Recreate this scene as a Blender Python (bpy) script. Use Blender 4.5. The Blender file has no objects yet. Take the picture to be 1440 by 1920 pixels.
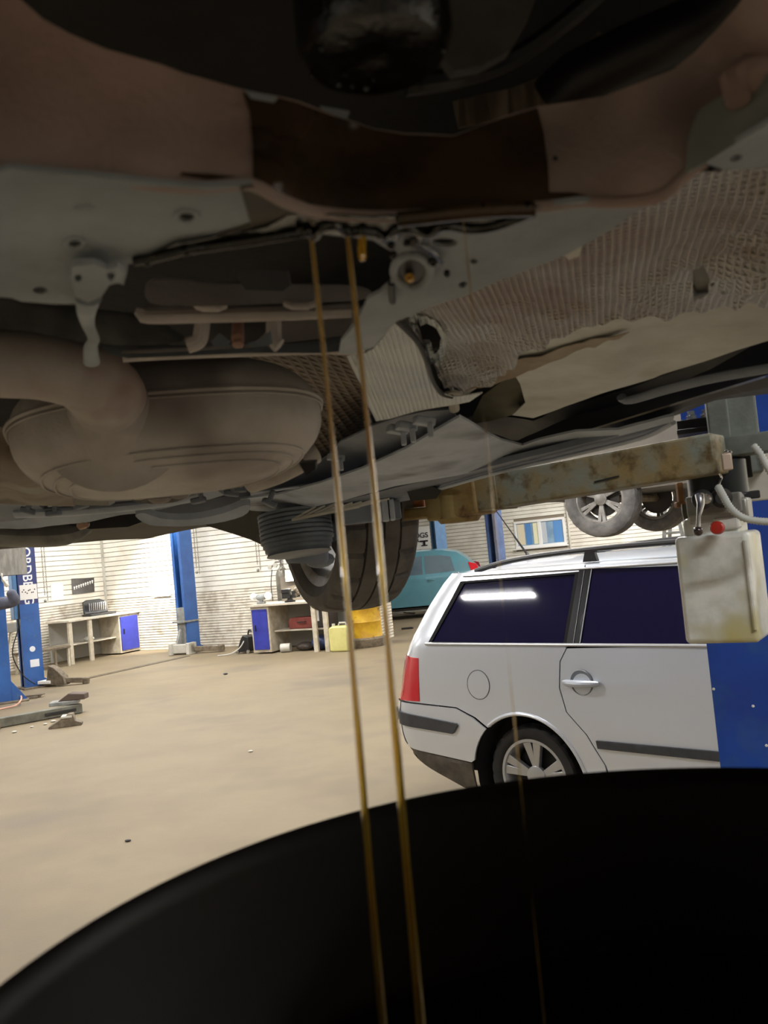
import bpy, math, random
from mathutils import Vector, Matrix, geometry, noise
random.seed(7)
R_ = math.radians
SC = bpy.context.scene
COL = SC.collection

# ------------------------------------------------------------------ camera
FPX, CX, CY, HCAM = 1600.0, 720.0, 960.0, 1.63          # focal length in pixels of the 1440x1920 frame
ROLL, PITCH = R_(5.5), math.atan(75 / 1600)
_F = Vector((0, math.cos(PITCH), math.sin(PITCH)))
_U0 = Vector((0, -math.sin(PITCH), math.cos(PITCH)))
_R0 = Vector((1, 0, 0))
_R = math.cos(ROLL) * _R0 - math.sin(ROLL) * _U0
_U = math.sin(ROLL) * _R0 + math.cos(ROLL) * _U0
CAMP = Vector((0, 0, HCAM))
cd = bpy.data.cameras.new('camera'); cam = bpy.data.objects.new('camera', cd); COL.objects.link(cam)
m = Matrix((( _R.x, _U.x, -_F.x), (_R.y, _U.y, -_F.y), (_R.z, _U.z, -_F.z))).to_4x4(); m.translation = CAMP
cam.matrix_world = m
cd.sensor_fit = 'VERTICAL'; cd.sensor_height = 36; cd.lens = 36 * FPX / 1920; cd.clip_start = 0.02; cd.clip_end = 200
cd.dof.use_dof = True; cd.dof.focus_distance = 5.0; cd.dof.aperture_fstop = 11
SC.camera = cam
# ------------------------------------------------------------------ world, exposure
w = bpy.data.worlds.new('world'); SC.world = w; w.use_nodes = True
w.node_tree.nodes['Background'].inputs[0].default_value = (0.75, 0.85, 1, 1)
w.node_tree.nodes['Background'].inputs[1].default_value = 0.4
SC.view_settings.view_transform = 'Standard'; SC.view_settings.look = 'None'
SC.view_settings.exposure = 0.55; SC.view_settings.gamma = 1
SC.cycles.max_bounces = 10; SC.cycles.diffuse_bounces = 6
UNDER_GAIN = (1.5, 1.65, 1.98)           # brighter, cooler light put into the lifted car's base colours
TUBE_POWER = 105.0          # each ceiling luminaire, watts of its area lamp
def ray(x, y): return (x - CX) * _R - (y - CY) * _U + FPX * _F
def W(x, y, D):                                          # point seen at (x, y) at horizontal distance D
    d = ray(x, y); return CAMP + d * (D / d.y)
def onz(x, y, z):                                        # ... at height z
    d = ray(x, y); return CAMP + d * ((z - HCAM) / d.z)
def Dz(x, y, z): return onz(x, y, z).y
def onplane(x, y, p, n):
    d = ray(x, y); return CAMP + d * (n.dot(p - CAMP) / n.dot(d))

# ------------------------------------------------------------------ materials
GAIN = (1, 1, 1)
def mat(name, c, r=.6, m=0., c2=None, ns=6., bump=0., bs=40., coat=0., emit=0., mixw=.5, c3=None, ns3=2., spec=.5, rr=None, grid=None, hi=.62, lo=.38, trans=0., hi3=.6, lo3=.5, wpos=False):
    M = bpy.data.materials.new(name); M.use_nodes = True
    nt = M.node_tree; N = nt.nodes; L = nt.links; P = N['Principled BSDF']
    lin = lambda t: tuple([min(.82, g_ * v) for g_, v in zip(GAIN, [(v / 12.92 if v <= .04045 else ((v + .055) / 1.055) ** 2.4) for v in [q / 255 for q in t]])] + [1.])
    P.inputs['Base Color'].default_value = lin(c); P.inputs['Roughness'].default_value = r
    P.inputs['Metallic'].default_value = m; P.inputs['Specular IOR Level'].default_value = spec
    P.inputs['Coat Weight'].default_value = coat; P.inputs['Coat Roughness'].default_value = .08
    P.inputs['Transmission Weight'].default_value = trans
    tc = N.new('ShaderNodeTexCoord'); gm = N.new('ShaderNodeNewGeometry')
    def nz(scale, detail=5, rough=.6):
        n = N.new('ShaderNodeTexNoise'); n.inputs['Scale'].default_value = scale
        n.inputs['Detail'].default_value = detail; n.inputs['Roughness'].default_value = rough
        L.new(gm.outputs['Position'] if wpos else tc.outputs['Object'], n.inputs['Vector']); return n
    out = None
    if c2:
        n = nz(ns); rp = N.new('ShaderNodeMapRange'); rp.inputs['From Min'].default_value = lo; rp.inputs['From Max'].default_value = hi
        L.new(n.outputs['Fac'], rp.inputs['Value'])
        mx = N.new('ShaderNodeMix'); mx.data_type = 'RGBA'; L.new(rp.outputs[0], mx.inputs[0])
        mx.inputs[6].default_value = lin(c); mx.inputs[7].default_value = lin(c2); out = mx.outputs[2]
        if rr is not None:
            rm = N.new('ShaderNodeMapRange'); L.new(rp.outputs[0], rm.inputs[0])
            rm.inputs['To Min'].default_value = r; rm.inputs['To Max'].default_value = rr; L.new(rm.outputs[0], P.inputs['Roughness'])
    if c3:
        n = nz(ns3, 3); rp = N.new('ShaderNodeMapRange'); rp.inputs['From Min'].default_value = lo3; rp.inputs['From Max'].default_value = hi3
        L.new(n.outputs['Fac'], rp.inputs['Value'])
        mx = N.new('ShaderNodeMix'); mx.data_type = 'RGBA'; L.new(rp.outputs[0], mx.inputs[0])
        if out: L.new(out, mx.inputs[6])
        else: mx.inputs[6].default_value = lin(c)
        mx.inputs[7].default_value = lin(c3); out = mx.outputs[2]
    if out: L.new(out, P.inputs['Base Color'])
    if emit:
        P.inputs['Emission Color'].default_value = lin(c); P.inputs['Emission Strength'].default_value = emit
    hgt = None
    if grid:
        pitch, ang, dist = grid
        mp = N.new('ShaderNodeMapping'); mp.inputs['Rotation'].default_value = (0, 0, ang); L.new(tc.outputs['Object'], mp.inputs['Vector'])
        sp = N.new('ShaderNodeSeparateXYZ'); L.new(mp.outputs[0], sp.inputs[0]); ss = []
        for ax in (0, 1):
            a = N.new('ShaderNodeMath'); a.operation = 'MULTIPLY'; a.inputs[1].default_value = 2 * math.pi / pitch; L.new(sp.outputs[ax], a.inputs[0])
            b = N.new('ShaderNodeMath'); b.operation = 'SINE'; L.new(a.outputs[0], b.inputs[0]); ss.append(b)
        a = N.new('ShaderNodeMath'); a.operation = 'MAXIMUM'; L.new(ss[0].outputs[0], a.inputs[0]); L.new(ss[1].outputs[0], a.inputs[1])
        b = N.new('ShaderNodeBump'); b.inputs['Strength'].default_value = 1; b.inputs['Distance'].default_value = dist
        L.new(a.outputs[0], b.inputs['Height']); hgt = b
    if bump:
        n = nz(bs, 6); b = N.new('ShaderNodeBump'); b.inputs['Strength'].default_value = 1; b.inputs['Distance'].default_value = bump
        L.new(n.outputs['Fac'], b.inputs['Height'])
        if hgt: L.new(hgt.outputs[0], b.inputs['Normal'])
        hgt = b
    if hgt: L.new(hgt.outputs[0], P.inputs['Normal'])
    return M

# ------------------------------------------------------------------ mesh builder
ROOTM = {}
def frame_of(parent):
    o = parent
    while o is not None:
        if o.name in ROOTM: return ROOTM[o.name]
        o = o.parent
    return Matrix.Identity(4)
def tag(o, label=None, cat=None, group=None, kind=None):
    if label: o['label'] = label
    if cat: o['category'] = cat
    if group: o['group'] = group
    if kind: o['kind'] = kind
    return o
def thing(name, loc=(0, 0, 0), rz=0., label=None, cat=None, group=None, kind=None):
    o = bpy.data.objects.new(name, None); COL.objects.link(o); o.empty_display_size = .1
    o.location = loc; o.rotation_euler = (0, 0, rz)
    ROOTM[o.name] = Matrix.Translation(Vector(loc)) @ Matrix.Rotation(rz, 4, 'Z')
    return tag(o, label, cat, group, kind)
def rotm(rx=0, ry=0, rz=0):
    return Matrix.Rotation(rz, 3, 'Z') @ Matrix.Rotation(ry, 3, 'Y') @ Matrix.Rotation(rx, 3, 'X')
class MB:
    def __init__(s): s.v = []; s.f = []
    def add(s, V, F):
        k = len(s.v); s.v += [Vector(p) for p in V]; s.f += [tuple(i + k for i in f) for f in F]; return s
    def box(s, c, size, rot=None):
        c = Vector(c); h = Vector(size) / 2; V = []
        for z in (-1, 1):
            for y in (-1, 1):
                for x in (-1, 1):
                    p = Vector((x * h.x, y * h.y, z * h.z))
                    if rot is not None: p = rot @ p
                    V.append(c + p)
        return s.add(V, [(0, 2, 3, 1), (4, 5, 7, 6), (0, 1, 5, 4), (2, 6, 7, 3), (0, 4, 6, 2), (1, 3, 7, 5)])
    def b2(s, x0, x1, y0, y1, z0, z1): return s.box(((x0 + x1) / 2, (y0 + y1) / 2, (z0 + z1) / 2), (x1 - x0, y1 - y0, z1 - z0))
    def beam(s, a, b, wd, ht, up=(0, 0, 1)):            # rectangular bar from a to b
        a = Vector(a); b = Vector(b); d = (b - a); L = d.length; d.normalize()
        sd = d.cross(Vector(up)); sd.normalize(); u = sd.cross(d)
        return s.box((a + b) / 2, (wd, L, ht), Matrix((sd, d, u)).transposed())
    def tube(s, pts, r, n=10, cap=True, flat=1.):
        pts = [Vector(p) for p in pts]; rs = r if isinstance(r, (list, tuple)) else [r] * len(pts)
        up = None; V = []; F = []
        for i, p in enumerate(pts):
            t = (pts[min(i + 1, len(pts) - 1)] - pts[max(i - 1, 0)]).normalized()
            if up is None:
                up = Vector((0, 0, 1)) if abs(t.z) < .9 else Vector((1, 0, 0))
            up = (up - t * up.dot(t)).normalized(); sd = t.cross(up)
            for k in range(n):
                a = 2 * math.pi * k / n; V.append(p + (sd * math.cos(a) + up * math.sin(a) * flat) * rs[i])
        for i in range(len(pts) - 1):
            for k in range(n):
                F.append((i * n + k, i * n + (k + 1) % n, (i + 1) * n + (k + 1) % n, (i + 1) * n + k))
        if cap: F.append(tuple(range(n))[::-1]); F.append(tuple((len(pts) - 1) * n + k for k in range(n)))
        return s.add(V, F)
    def lathe(s, prof, c=(0, 0, 0), axis=(0, 0, 1), n=24, cap=True, a0=0., a1=2 * math.pi):
        c = Vector(c); ax = Vector(axis).normalized()
        u = Vector((1, 0, 0)) if abs(ax.x) < .9 else Vector((0, 1, 0)); u = (u - ax * u.dot(ax)).normalized(); v = ax.cross(u)
        V = []; F = []; full = abs(a1 - a0 - 2 * math.pi) < 1e-6; nn = n if full else n + 1
        for (r, h) in prof:
            for k in range(nn):
                a = a0 + (a1 - a0) * k / n; V.append(c + ax * h + (u * math.cos(a) + v * math.sin(a)) * r)
        for i in range(len(prof) - 1):
            for k in range(n):
                k2 = (k + 1) % nn; F.append((i * nn + k, i * nn + k2, (i + 1) * nn + k2, (i + 1) * nn + k))
        if cap and full:
            if prof[0][0] > 1e-4: F.append(tuple(range(nn))[::-1])
            if prof[-1][0] > 1e-4: F.append(tuple((len(prof) - 1) * nn + k for k in range(nn)))
        return s.add(V, F)
    def ball(s, c, r, n=10, sc=(1, 1, 1)):
        c = Vector(c); V = []; F = []; m_ = n // 2 + 1
        for i in range(m_ + 1):
            th = math.pi * i / m_
            for k in range(n):
                a = 2 * math.pi * k / n
                V.append(c + Vector((r * sc[0] * math.sin(th) * math.cos(a), r * sc[1] * math.sin(th) * math.sin(a), r * sc[2] * math.cos(th))))
        for i in range(m_):
            for k in range(n): F.append((i * n + k, (i + 1) * n + k, (i + 1) * n + (k + 1) % n, i * n + (k + 1) % n))
        return s.add(V, F)
    def prism(s, poly, vec):
        poly = [Vector(p) for p in poly]; n = len(poly); vec = Vector(vec)
        return s.add(poly + [p + vec for p in poly], [tuple(range(n)), tuple(range(2 * n - 1, n - 1, -1))] + [(i, i + n, (i + 1) % n + n, (i + 1) % n) for i in range(n)])
    def sheet(s, outline, fmap, step, thick, holes=(), grid=True):
        """2-D outline, filled with inner points and mapped by fmap(a, b, k) with k = 0 front / 1 back"""
        def dens(o):
            r = []
            for i, p in enumerate(o):
                q = o[(i + 1) % len(o)]; d = math.hypot(q[0] - p[0], q[1] - p[1]); n = max(1, int(d / step))
                r += [(p[0] + (q[0] - p[0]) * j / n, p[1] + (q[1] - p[1]) * j / n) for j in range(n)]
            return r
        loops = [dens(list(outline))] + [dens(list(h)) for h in holes]
        def inside(x, y, o):
            c = False; j = len(o) - 1
            for i in range(len(o)):
                xi, yi = o[i]; xj, yj = o[j]
                if (yi > y) != (yj > y) and x < (xj - xi) * (y - yi) / (yj - yi) + xi: c = not c
                j = i
            return c
        def ok(x, y): return inside(x, y, loops[0]) and not any(inside(x, y, h) for h in loops[1:])
        P = []; E = []
        for o in loops:
            k = len(P); P += o; E += [(k + i, k + (i + 1) % len(o)) for i in range(len(o))]
        if grid:
            xs = [p[0] for p in loops[0]]; ys = [p[1] for p in loops[0]]
            y = min(ys) + step * .5; row = 0
            while y < max(ys):
                x = min(xs) + step * (.5 if row % 2 else .25)
                while x < max(xs):
                    if ok(x, y): P.append((x, y))
                    x += step
                y += step * .87; row += 1
        v2, e2, f2, _, _, _ = geometry.delaunay_2d_cdt([Vector(p) for p in P], E, [], 0, 1e-6)
        T = []
        for f in f2:
            x = sum(v2[i][0] for i in f) / len(f); y = sum(v2[i][1] for i in f) / len(f)
            if ok(x, y): T.append(tuple(f))
        n = len(v2); V = [fmap(p[0], p[1], 0) for p in v2]
        if thick:
            V += [fmap(p[0], p[1], 1) for p in v2]; cnt = {}
            for f in T:
                for i in range(len(f)):
                    e = (f[i], f[(i + 1) % len(f)]); cnt[e] = 1
            B = [e for e in cnt if (e[1], e[0]) not in cnt]
            T = T + [tuple(i + n for i in reversed(f)) for f in T] + [(b, a, a + n, b + n) for a, b in B]
        return s.add(V, T)
    def build(s, name, M, parent=None, world=True, bev=0., ang=35, label=None, kind=None, smooth=True, recalc=False, sub=0):
        me = bpy.data.meshes.new(name); V = s.v
        if parent is not None and world:
            inv = frame_of(parent).inverted(); V = [inv @ p for p in V]
        me.from_pydata([tuple(p) for p in V], [], s.f); me.validate(); me.materials.append(M)
        if recalc:
            import bmesh
            b = bmesh.new(); b.from_mesh(me); bmesh.ops.recalc_face_normals(b, faces=b.faces); b.to_mesh(me); b.free()
        if smooth:
            me.polygons.foreach_set('use_smooth', [True] * len(me.polygons)); me.set_sharp_from_angle(angle=R_(ang))
        o = bpy.data.objects.new(name, me); COL.objects.link(o)
        if parent is not None: o.parent = parent
        if bev:
            b = o.modifiers.new('bevel', 'BEVEL'); b.width = bev; b.segments = 2; b.limit_method = 'ANGLE'; b.angle_limit = R_(40)
        if sub:
            b = o.modifiers.new('subdivision', 'SUBSURF'); b.levels = sub; b.render_levels = sub
        return tag(o, label, None, None, kind)
def solo(o, label, cat, group=None):                    # tag a one-mesh thing
    return tag(o, label, cat, group)
def set_origin(o):                                      # move a one-mesh thing's origin to its base
    me = o.data; xs = [v.co for v in me.vertices]
    c = Vector(((min(p.x for p in xs) + max(p.x for p in xs)) / 2, (min(p.y for p in xs) + max(p.y for p in xs)) / 2, min(p.z for p in xs)))
    me.transform(Matrix.Translation(-c)); o.location = c; return o
def copy_tree(o, parent=None):
    c = o.copy(); COL.objects.link(c); c.parent = parent
    for ch in list(o.children): copy_tree(ch, c)
    return c
def text_mesh(txt, size, depth, M, name, parent, mtx, world=True):
    cu = bpy.data.curves.new('lettering', 'FONT'); cu.body = txt; cu.size = size; cu.extrude = depth
    cu.align_x = 'CENTER'; cu.align_y = 'CENTER'; cu.offset = size * .012
    t = bpy.data.objects.new('lettering_source', cu); COL.objects.link(t)
    dg = bpy.context.evaluated_depsgraph_get(); dg.update()
    me = bpy.data.meshes.new_from_object(t.evaluated_get(dg)); bpy.data.objects.remove(t); bpy.data.curves.remove(cu)
    if parent is not None and world: mtx = frame_of(parent).inverted() @ mtx
    me.transform(mtx); me.materials.clear(); me.materials.append(M)
    o = bpy.data.objects.new(name, me); COL.objects.link(o)
    if parent is not None: o.parent = parent
    return o
class Surf:                                             # depth over the picture plane: 1/D linear in (x, y) plus local residuals
    def __init__(s, ctrl):
        n = len(ctrl); A = [[0.] * 3 for _ in range(3)]; B = [0.] * 3; s.c = ctrl
        for x, y, D in ctrl:
            r = (x / 1000, y / 1000, 1.)
            for i in range(3):
                B[i] += r[i] / D
                for j in range(3): A[i][j] += r[i] * r[j]
        for i in range(3): A[i][i] += 1e-7
        s.k = Matrix(A).inverted() @ Vector(B); s.res = [1 / D - s.lin(x, y) for x, y, D in ctrl]
    def lin(s, x, y): return s.k[0] * x / 1000 + s.k[1] * y / 1000 + s.k[2]
    def __call__(s, x, y):
        v = s.lin(x, y)
        if len(s.c) > 3:
            a = b = 0.
            for (cx, cy, D), r in zip(s.c, s.res):
                w_ = 1 / ((cx - x) ** 2 + (cy - y) ** 2 + 60) ** 1.3; a += w_ * r; b += w_
            v += a / b
        return 1 / v
def patch(mb, outline, depth, step=14, thick=.002, holes=(), tdir=(0, .15, 1), relief=None):
    """sheet metal seen at the pixel outline, lying at its own distance; depth = Surf or height z"""
    td = Vector(tdir).normalized() * thick
    if isinstance(depth, (int, float)): g = lambda x, y: onz(x, y, depth)
    else: g = lambda x, y: W(x, y, depth(x, y))
    def fm(a, b, k):
        p = g(a, b)
        if relief: p = p + Vector(tdir).normalized() * relief(p, a, b)
        return p + td * k
    mb.sheet(outline, fm, step, thick, holes); return mb
def ell(cx, cy, rx, ry, n=14, a=0.):
    return [(cx + rx * math.cos(t) * math.cos(a) - ry * math.sin(t) * math.sin(a), cy + rx * math.cos(t) * math.sin(a) + ry * math.sin(t) * math.cos(a)) for t in [2 * math.pi * i / n for i in range(n)]]
def smooth_line(P, n=6, closed=False):
    P = [Vector(p) for p in P]; out = []; m_ = len(P)
    rng = range(m_ if closed else m_ - 1)
    for i in rng:
        p0 = P[(i - 1) % m_] if closed or i else P[0]; p1 = P[i]; p2 = P[(i + 1) % m_]; p3 = P[(i + 2) % m_] if closed or i + 2 < m_ else P[-1]
        for j in range(n):
            t = j / n; out.append(.5 * ((2 * p1) + (p2 - p0) * t + (2 * p0 - 5 * p1 + 4 * p2 - p3) * t * t + (3 * p1 - p0 - 3 * p2 + p3) * t ** 3))
    if not closed: out.append(P[-1])
    return out
def sm2(P, n=4, closed=True): return [(p.x, p.y) for p in smooth_line([(a, b, 0) for a, b in P], n, closed)]
def nf(p, s=1., o=0.): return noise.noise(Vector(p) * s + Vector((o, o, o)))

# ================================================================== ROOM
ROOM_RZ = R_(-27); CORNER = Vector((-6.4, 19.2, 0))
RM = Matrix.Translation(CORNER) @ Matrix.Rotation(ROOM_RZ, 4, 'Z'); RMI = RM.inverted()
def rl(x, y, z=0): return RMI @ onz(x, y, z)            # room coordinates of a floor pixel
def rw(X, Y, Z=0): return RM @ Vector((X, Y, Z))
CEIL = 4.4
M_floor = mat('floor_concrete', (128, 115, 90), .7, c2=(120, 107, 84), ns=1.1, bump=.002, bs=90, c3=(108, 97, 80), ns3=.6, lo3=.52, hi3=.7)
M_plank = mat('white_siding', (236, 232, 222), .45, c2=(214, 208, 196), ns=1.6, bump=.0006, bs=30, wpos=True)
M_plank2 = mat('worn_white_courses', (226, 220, 206), .7, c2=(178, 166, 146), ns=5, bump=.008, bs=30, lo=.46, hi=.72, wpos=True)
M_wallback = mat('wall_joint', (132, 122, 106), .9)
M_ceil = mat('ceiling_paint', (225, 222, 212), .8, c2=(205, 200, 190), ns=1.5)
M_blue = mat('lift_blue_paint', (50, 98, 168), .42, c2=(42, 84, 150), ns=3, coat=.2, bump=.0006, bs=60, c3=(70, 105, 150), ns3=6, lo3=.6, hi3=.75)
M_navy = mat('navy_paint', (30, 42, 92), .45, c2=(24, 34, 76), ns=4)
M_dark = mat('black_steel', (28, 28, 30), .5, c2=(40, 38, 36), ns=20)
M_grey = mat('grey_painted_steel', (146, 150, 150), .5, c2=(120, 120, 116), ns=9, bump=.0008)
M_lgrey = mat('light_grey_sheet', (196, 194, 186), .5, c2=(176, 172, 160), ns=4)
M_dirty = mat('dusty_steel', (120, 108, 90), .7, c2=(90, 80, 66), ns=14, bump=.001)
M_chain = mat('chain_metal', (140, 138, 130), .45, .6)
M_chrome = mat('chrome', (200, 200, 205), .15, 1.)
M_white = mat('white_plastic', (235, 234, 230), .4)
M_black = mat('black_rubber', (22, 22, 23), .75, c2=(30, 29, 28), ns=30)
M_blackp = mat('black_plastic', (26, 26, 28), .45)
M_lamp = mat('lamp_tube', (255, 248, 232), .5, emit=9.)
M_daypane = mat('bright_window_pane', (255, 252, 244), .3, emit=2.2)
M_door = mat('cabinet_blue', (52, 60, 160), .42, c2=(44, 52, 142), ns=6)

mb = MB().b2(-12, 22, -24, 12.6, -.2, 0); fl = mb.build('floor', M_floor, None, smooth=False); fl.data.transform(RM); tag(fl, kind='structure')
mb = MB().b2(-12, 22, -24, 12.6, CEIL, CEIL + .2); ce = mb.build('ceiling', M_ceil, None, smooth=False); ce.data.transform(RM); tag(ce, kind='structure')

def room_thing(name, kind='structure', X=0, Y=0, Z=0, rz=0., **k):
    p = rw(X, Y, Z); return thing(name, p, ROOM_RZ + rz, kind=kind, **k)
def plank_wall(name, X, Y, rz, L, ztop=CEIL, zc=1.15, zbot=0., thick=.3, skip=None, seg=None, back=True):
    """wall along local +x, face at local y=0 looking to -y"""
    r = room_thing(name, X=X, Y=Y, rz=rz)
    if back: MB().b2(0, L, .012, thick, zbot, ztop).build('wall_core', M_wallback, r, world=False, smooth=False)
    cache = {}
    def piece(x0, x1, z, h, M, course):
        key = (round(x1 - x0, 3), h, course)
        if key not in cache:
            l = x1 - x0; mb = MB(); y0 = -.006 if course else -.010; g = .004
            mb.add([(0, .02, 0), (l, .02, 0), (l, y0, g), (0, y0, g), (0, y0 + .003, h - .012), (l, y0 + .003, h - .012), (l, .02, h - .006), (0, .02, h - .006)],
                   [(0, 1, 2, 3), (3, 2, 5, 4), (4, 5, 6, 7), (0, 3, 4, 7), (1, 6, 5, 2)])
            o = mb.build('plank' if not course else 'course_board', M, r, world=False, smooth=False); cache[key] = o
        else:
            s = cache[key]; o = s.copy(); COL.objects.link(o); o.parent = r
        o.location = (x0, random.uniform(-.0015, .0015), z)
    z = zbot
    while z < ztop - .02:
        course = z < zc; h = .0555 if course else .105
        h = min(h, ztop - z); runs = [(0, L)] if not seg else [(a, b) for a, b in zip(seg[:-1], seg[1:])]
        for a, b in runs:
            for (p, q) in cut(a, b, z, h, skip): piece(p, q, z, h, M_plank2 if course else M_plank, course)
        z += h
    return r
def cut(a, b, z, h, skip):
    out = [(a, b)]
    for (x0, x1, z0, z1) in (skip or []):
        if z + h <= z0 + .02 or z >= z1 - .02: continue
        nx = []
        for p, q in out:
            if x1 <= p or x0 >= q: nx.append((p, q)); continue
            if x0 > p + .02: nx.append((p, x0))
            if x1 < q - .02: nx.append((x1, q))
        out = nx
    return out
plank_wall('wall_back', 0, 0, 0, 6.9, thick=.47)
# end face of the back wall where the deeper bay opens
plank_wall('wall_return', 6.9, 0, R_(90), .47, thick=.02)
# left wall: runs from near to the corner, faces +X
plank_wall('wall_left', 0, -22, R_(90), 22, zc=1.15, seg=[0, 10, 16, 22])
# far bay
FB = 9.5
winz = (1.36, 2.14)
wx0, wx1 = 6.50, 8.0
FW = plank_wall('wall_far', -4.0, FB, 0, 25.9, zc=.3, skip=[(wx0 + 4, wx1 + 4, winz[0], winz[1]), (4.0, 13.5, 3.35, 4.15)], seg=[0, 6, 12, 25.9])
o = MB().b2(-4.2, -4.0, .47, FB, 0, CEIL).build('wall_bay', M_plank, None, smooth=False); o.data.transform(RM); tag(o, kind='structure')
for nm, a in (('wall_right', (21.9, 22.2, -24, FB)), ('wall_front', (-.3, 22.2, -24.3, -24))):
    o = MB().b2(*a, 0, CEIL).build(nm, M_plank, None, smooth=False); o.data.transform(RM); tag(o, kind='structure')
trm = room_thing('trim_1'); MB().b2(-.004, .05, -.05, -.012, 0, CEIL).build('corner_strip', M_lgrey, trm, world=False)
# groove / cable strip across the floor
a = onz(146, 1276, 0); b = onz(335, 1234, 0); a.z = b.z = .002; b2 = b + (b - a) * .1
o = MB().beam(a, b2, .16, .012).build('trim_2', mat('floor_strip', (92, 78, 58), .7, c2=(70, 58, 44), ns=8), None); tag(o, kind='structure')
# windows of the far bay: office window (two panes) and high daylight strip
M_frame = mat('window_frame', (232, 232, 230), .4)
M_glass = mat('window_glass', (150, 178, 200), .08, c2=(120, 150, 180), ns=1.5, spec=.6)
def window(name, x0, x1, z0, z1, nx, M, Y=FB, y1=None):
    r = room_thing(name, X=x0, Y=Y); f = MB(); t = .07; W_ = x1 - x0
    f.b2(0, W_, -.03, .06, z0, z0 + t).b2(0, W_, -.03, .06, z1 - t, z1).b2(0, t, -.028, .06, z0 + t, z1 - t).b2(W_ - t, W_, -.028, .06, z0 + t, z1 - t)
    f.build('window_frame', M_frame, r, world=False, bev=.006)
    for i in range(1, nx): MB().b2(W_ * i / nx - .05, W_ * i / nx + .05, -.026, .058, z0 + t, z1 - t).build('mullion', M_frame, r, world=False, bev=.005)
    for i in range(nx): MB().b2(W_ * i / nx + (.05 if i else t), W_ * (i + 1) / nx - (.05 if i < nx - 1 else t), 0, .01, z0 + t, z1 - t).build('pane', M, r, world=False, smooth=False)
    return r
w1 = window('window_1', wx0, wx1, winz[0], winz[1], 2, M_glass)
MB().b2(-.05, wx1 - wx0 + .05, -.10, 0, winz[0] - .04, winz[0]).build('window_sill', M_frame, w1, world=False, bev=.006)
for k, (u0, u1, c) in enumerate(((.09, .30, (225, 215, 190)), (.34, .50, (90, 140, 200)), (.56, .70, (240, 232, 200)), (.80, .95, (190, 196, 204)), (1.15, 1.4, (96, 146, 205)))):
    MB().b2(u0, u1, -.005, -.001, winz[0] + .09, winz[1] - .09).build('sheet_behind_pane', mat('office_sheet', c, .35), w1, world=False, smooth=False)
window('window_2', 0.0, 9.5, 3.35, 4.15, 7, M_daypane)
# pipe beside the office window
def pipe(x, name='trim_3'):
    r = room_thing(name, X=x, Y=FB); MB().tube([(0, -.05, .1), (0, -.05, 3.2)], .03, 10).build('pipe', M_lgrey, r, world=False)
pipe(wx1 + .1, 'trim_3'); pipe(5.75, 'trim_4')

# ------------------------------------------------------------------ luminaires
ORD = ('zeroth', 'first', 'second', 'third', 'fourth', 'fifth', 'sixth', 'seventh', 'eighth', 'ninth')
def luminaire(X, Y, L=2.4, along=0., power=TUBE_POWER, z=CEIL):
    p = rw(X, Y, z); r = thing('ceiling_light', (p.x, p.y, z), ROOM_RZ + along, f'twin-tube ceiling luminaire, {ORD[int(X // 4.5) + 1]} from the left wall in {ORD[int((Y + 24) // 4.2) + 1]} row', 'ceiling light', 'twin-tube ceiling luminaires')
    MB().b2(-L / 2, L / 2, -.09, .09, -.06, 0).build('housing', M_white, r, world=False, bev=.01)
    for s_ in (-.045, .045): MB().tube([(-L / 2 + .03, s_, -.085), (L / 2 - .03, s_, -.085)], .018, 10).build('lamp_tube', M_lamp, r, world=False)
    ld = bpy.data.lights.new('tube_light', 'AREA'); ld.shape = 'RECTANGLE'; ld.size = L; ld.size_y = .05; ld.energy = power; ld.color = (1, .98, .96)
    lo = bpy.data.objects.new('tube_light', ld); COL.objects.link(lo); lo.parent = r; lo.location = (0, 0, -.11)
    return r
for X, Y in ((2.5, -2.5), (6.0, -2.5), (2.5, -6.0), (6.5, -6.0), (11, -6.5), (2.5, -10), (13.5, -9.5), (19, -8), (6, -15), (11.5, -17.5), (17, -15), (20, -3), (15.5, -3)):
    luminaire(X, Y)
luminaire(8.81, -11.33, L=1.05, along=R_(-17))['label'] = 'short ceiling luminaire mirrored in the rear side window of the silver car'
for X, Y in ((10, 3), (14, 3), (18, 3), (10, 7), (14.5, 7), (18.5, 7)): luminaire(X, Y, power=TUBE_POWER * 1.3)

def added_glare_spot(px, py, D, target, power, size=.25, energy_col=(1, .93, .8)):
    """added spot lamp out of view, aimed at a target to make a glare"""
    p = W(px, py, D); t = Vector(target); r = thing('added_glare_spot', p, 0, None, 'lamp')
    q = (t - p).to_track_quat('-Z', 'Y'); r.rotation_mode = 'QUATERNION'; r.rotation_quaternion = q
    ROOTM[r.name] = Matrix.Translation(p) @ q.to_matrix().to_4x4()
    MB().b2(-.12, .12, -.09, .09, 0, .05).build('housing', M_dark, r, world=False, bev=.008)
    MB().b2(-.105, .105, -.075, .075, -.008, 0).build('lens', M_lamp, r, world=False)
    ld = bpy.data.lights.new('added_spot', 'SPOT'); ld.energy = power; ld.spot_size = R_(38); ld.spot_blend = .8; ld.shadow_soft_size = .08; ld.color = energy_col
    lo = bpy.data.objects.new('added_spot', ld); COL.objects.link(lo); lo.parent = r; lo.location = (0, 0, -.03)
    return r
# added unseen spot lamp that makes the glare on the siding
t1 = onplane(298, 1112, rw(0, 0), RM.to_3x3() @ Vector((0, 1, 0))); f1 = added_glare_spot(300, 830, 16.6, t1, 1500); tag(f1, 'added unseen spot lamp making the glare at the left end of the back wall')
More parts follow.
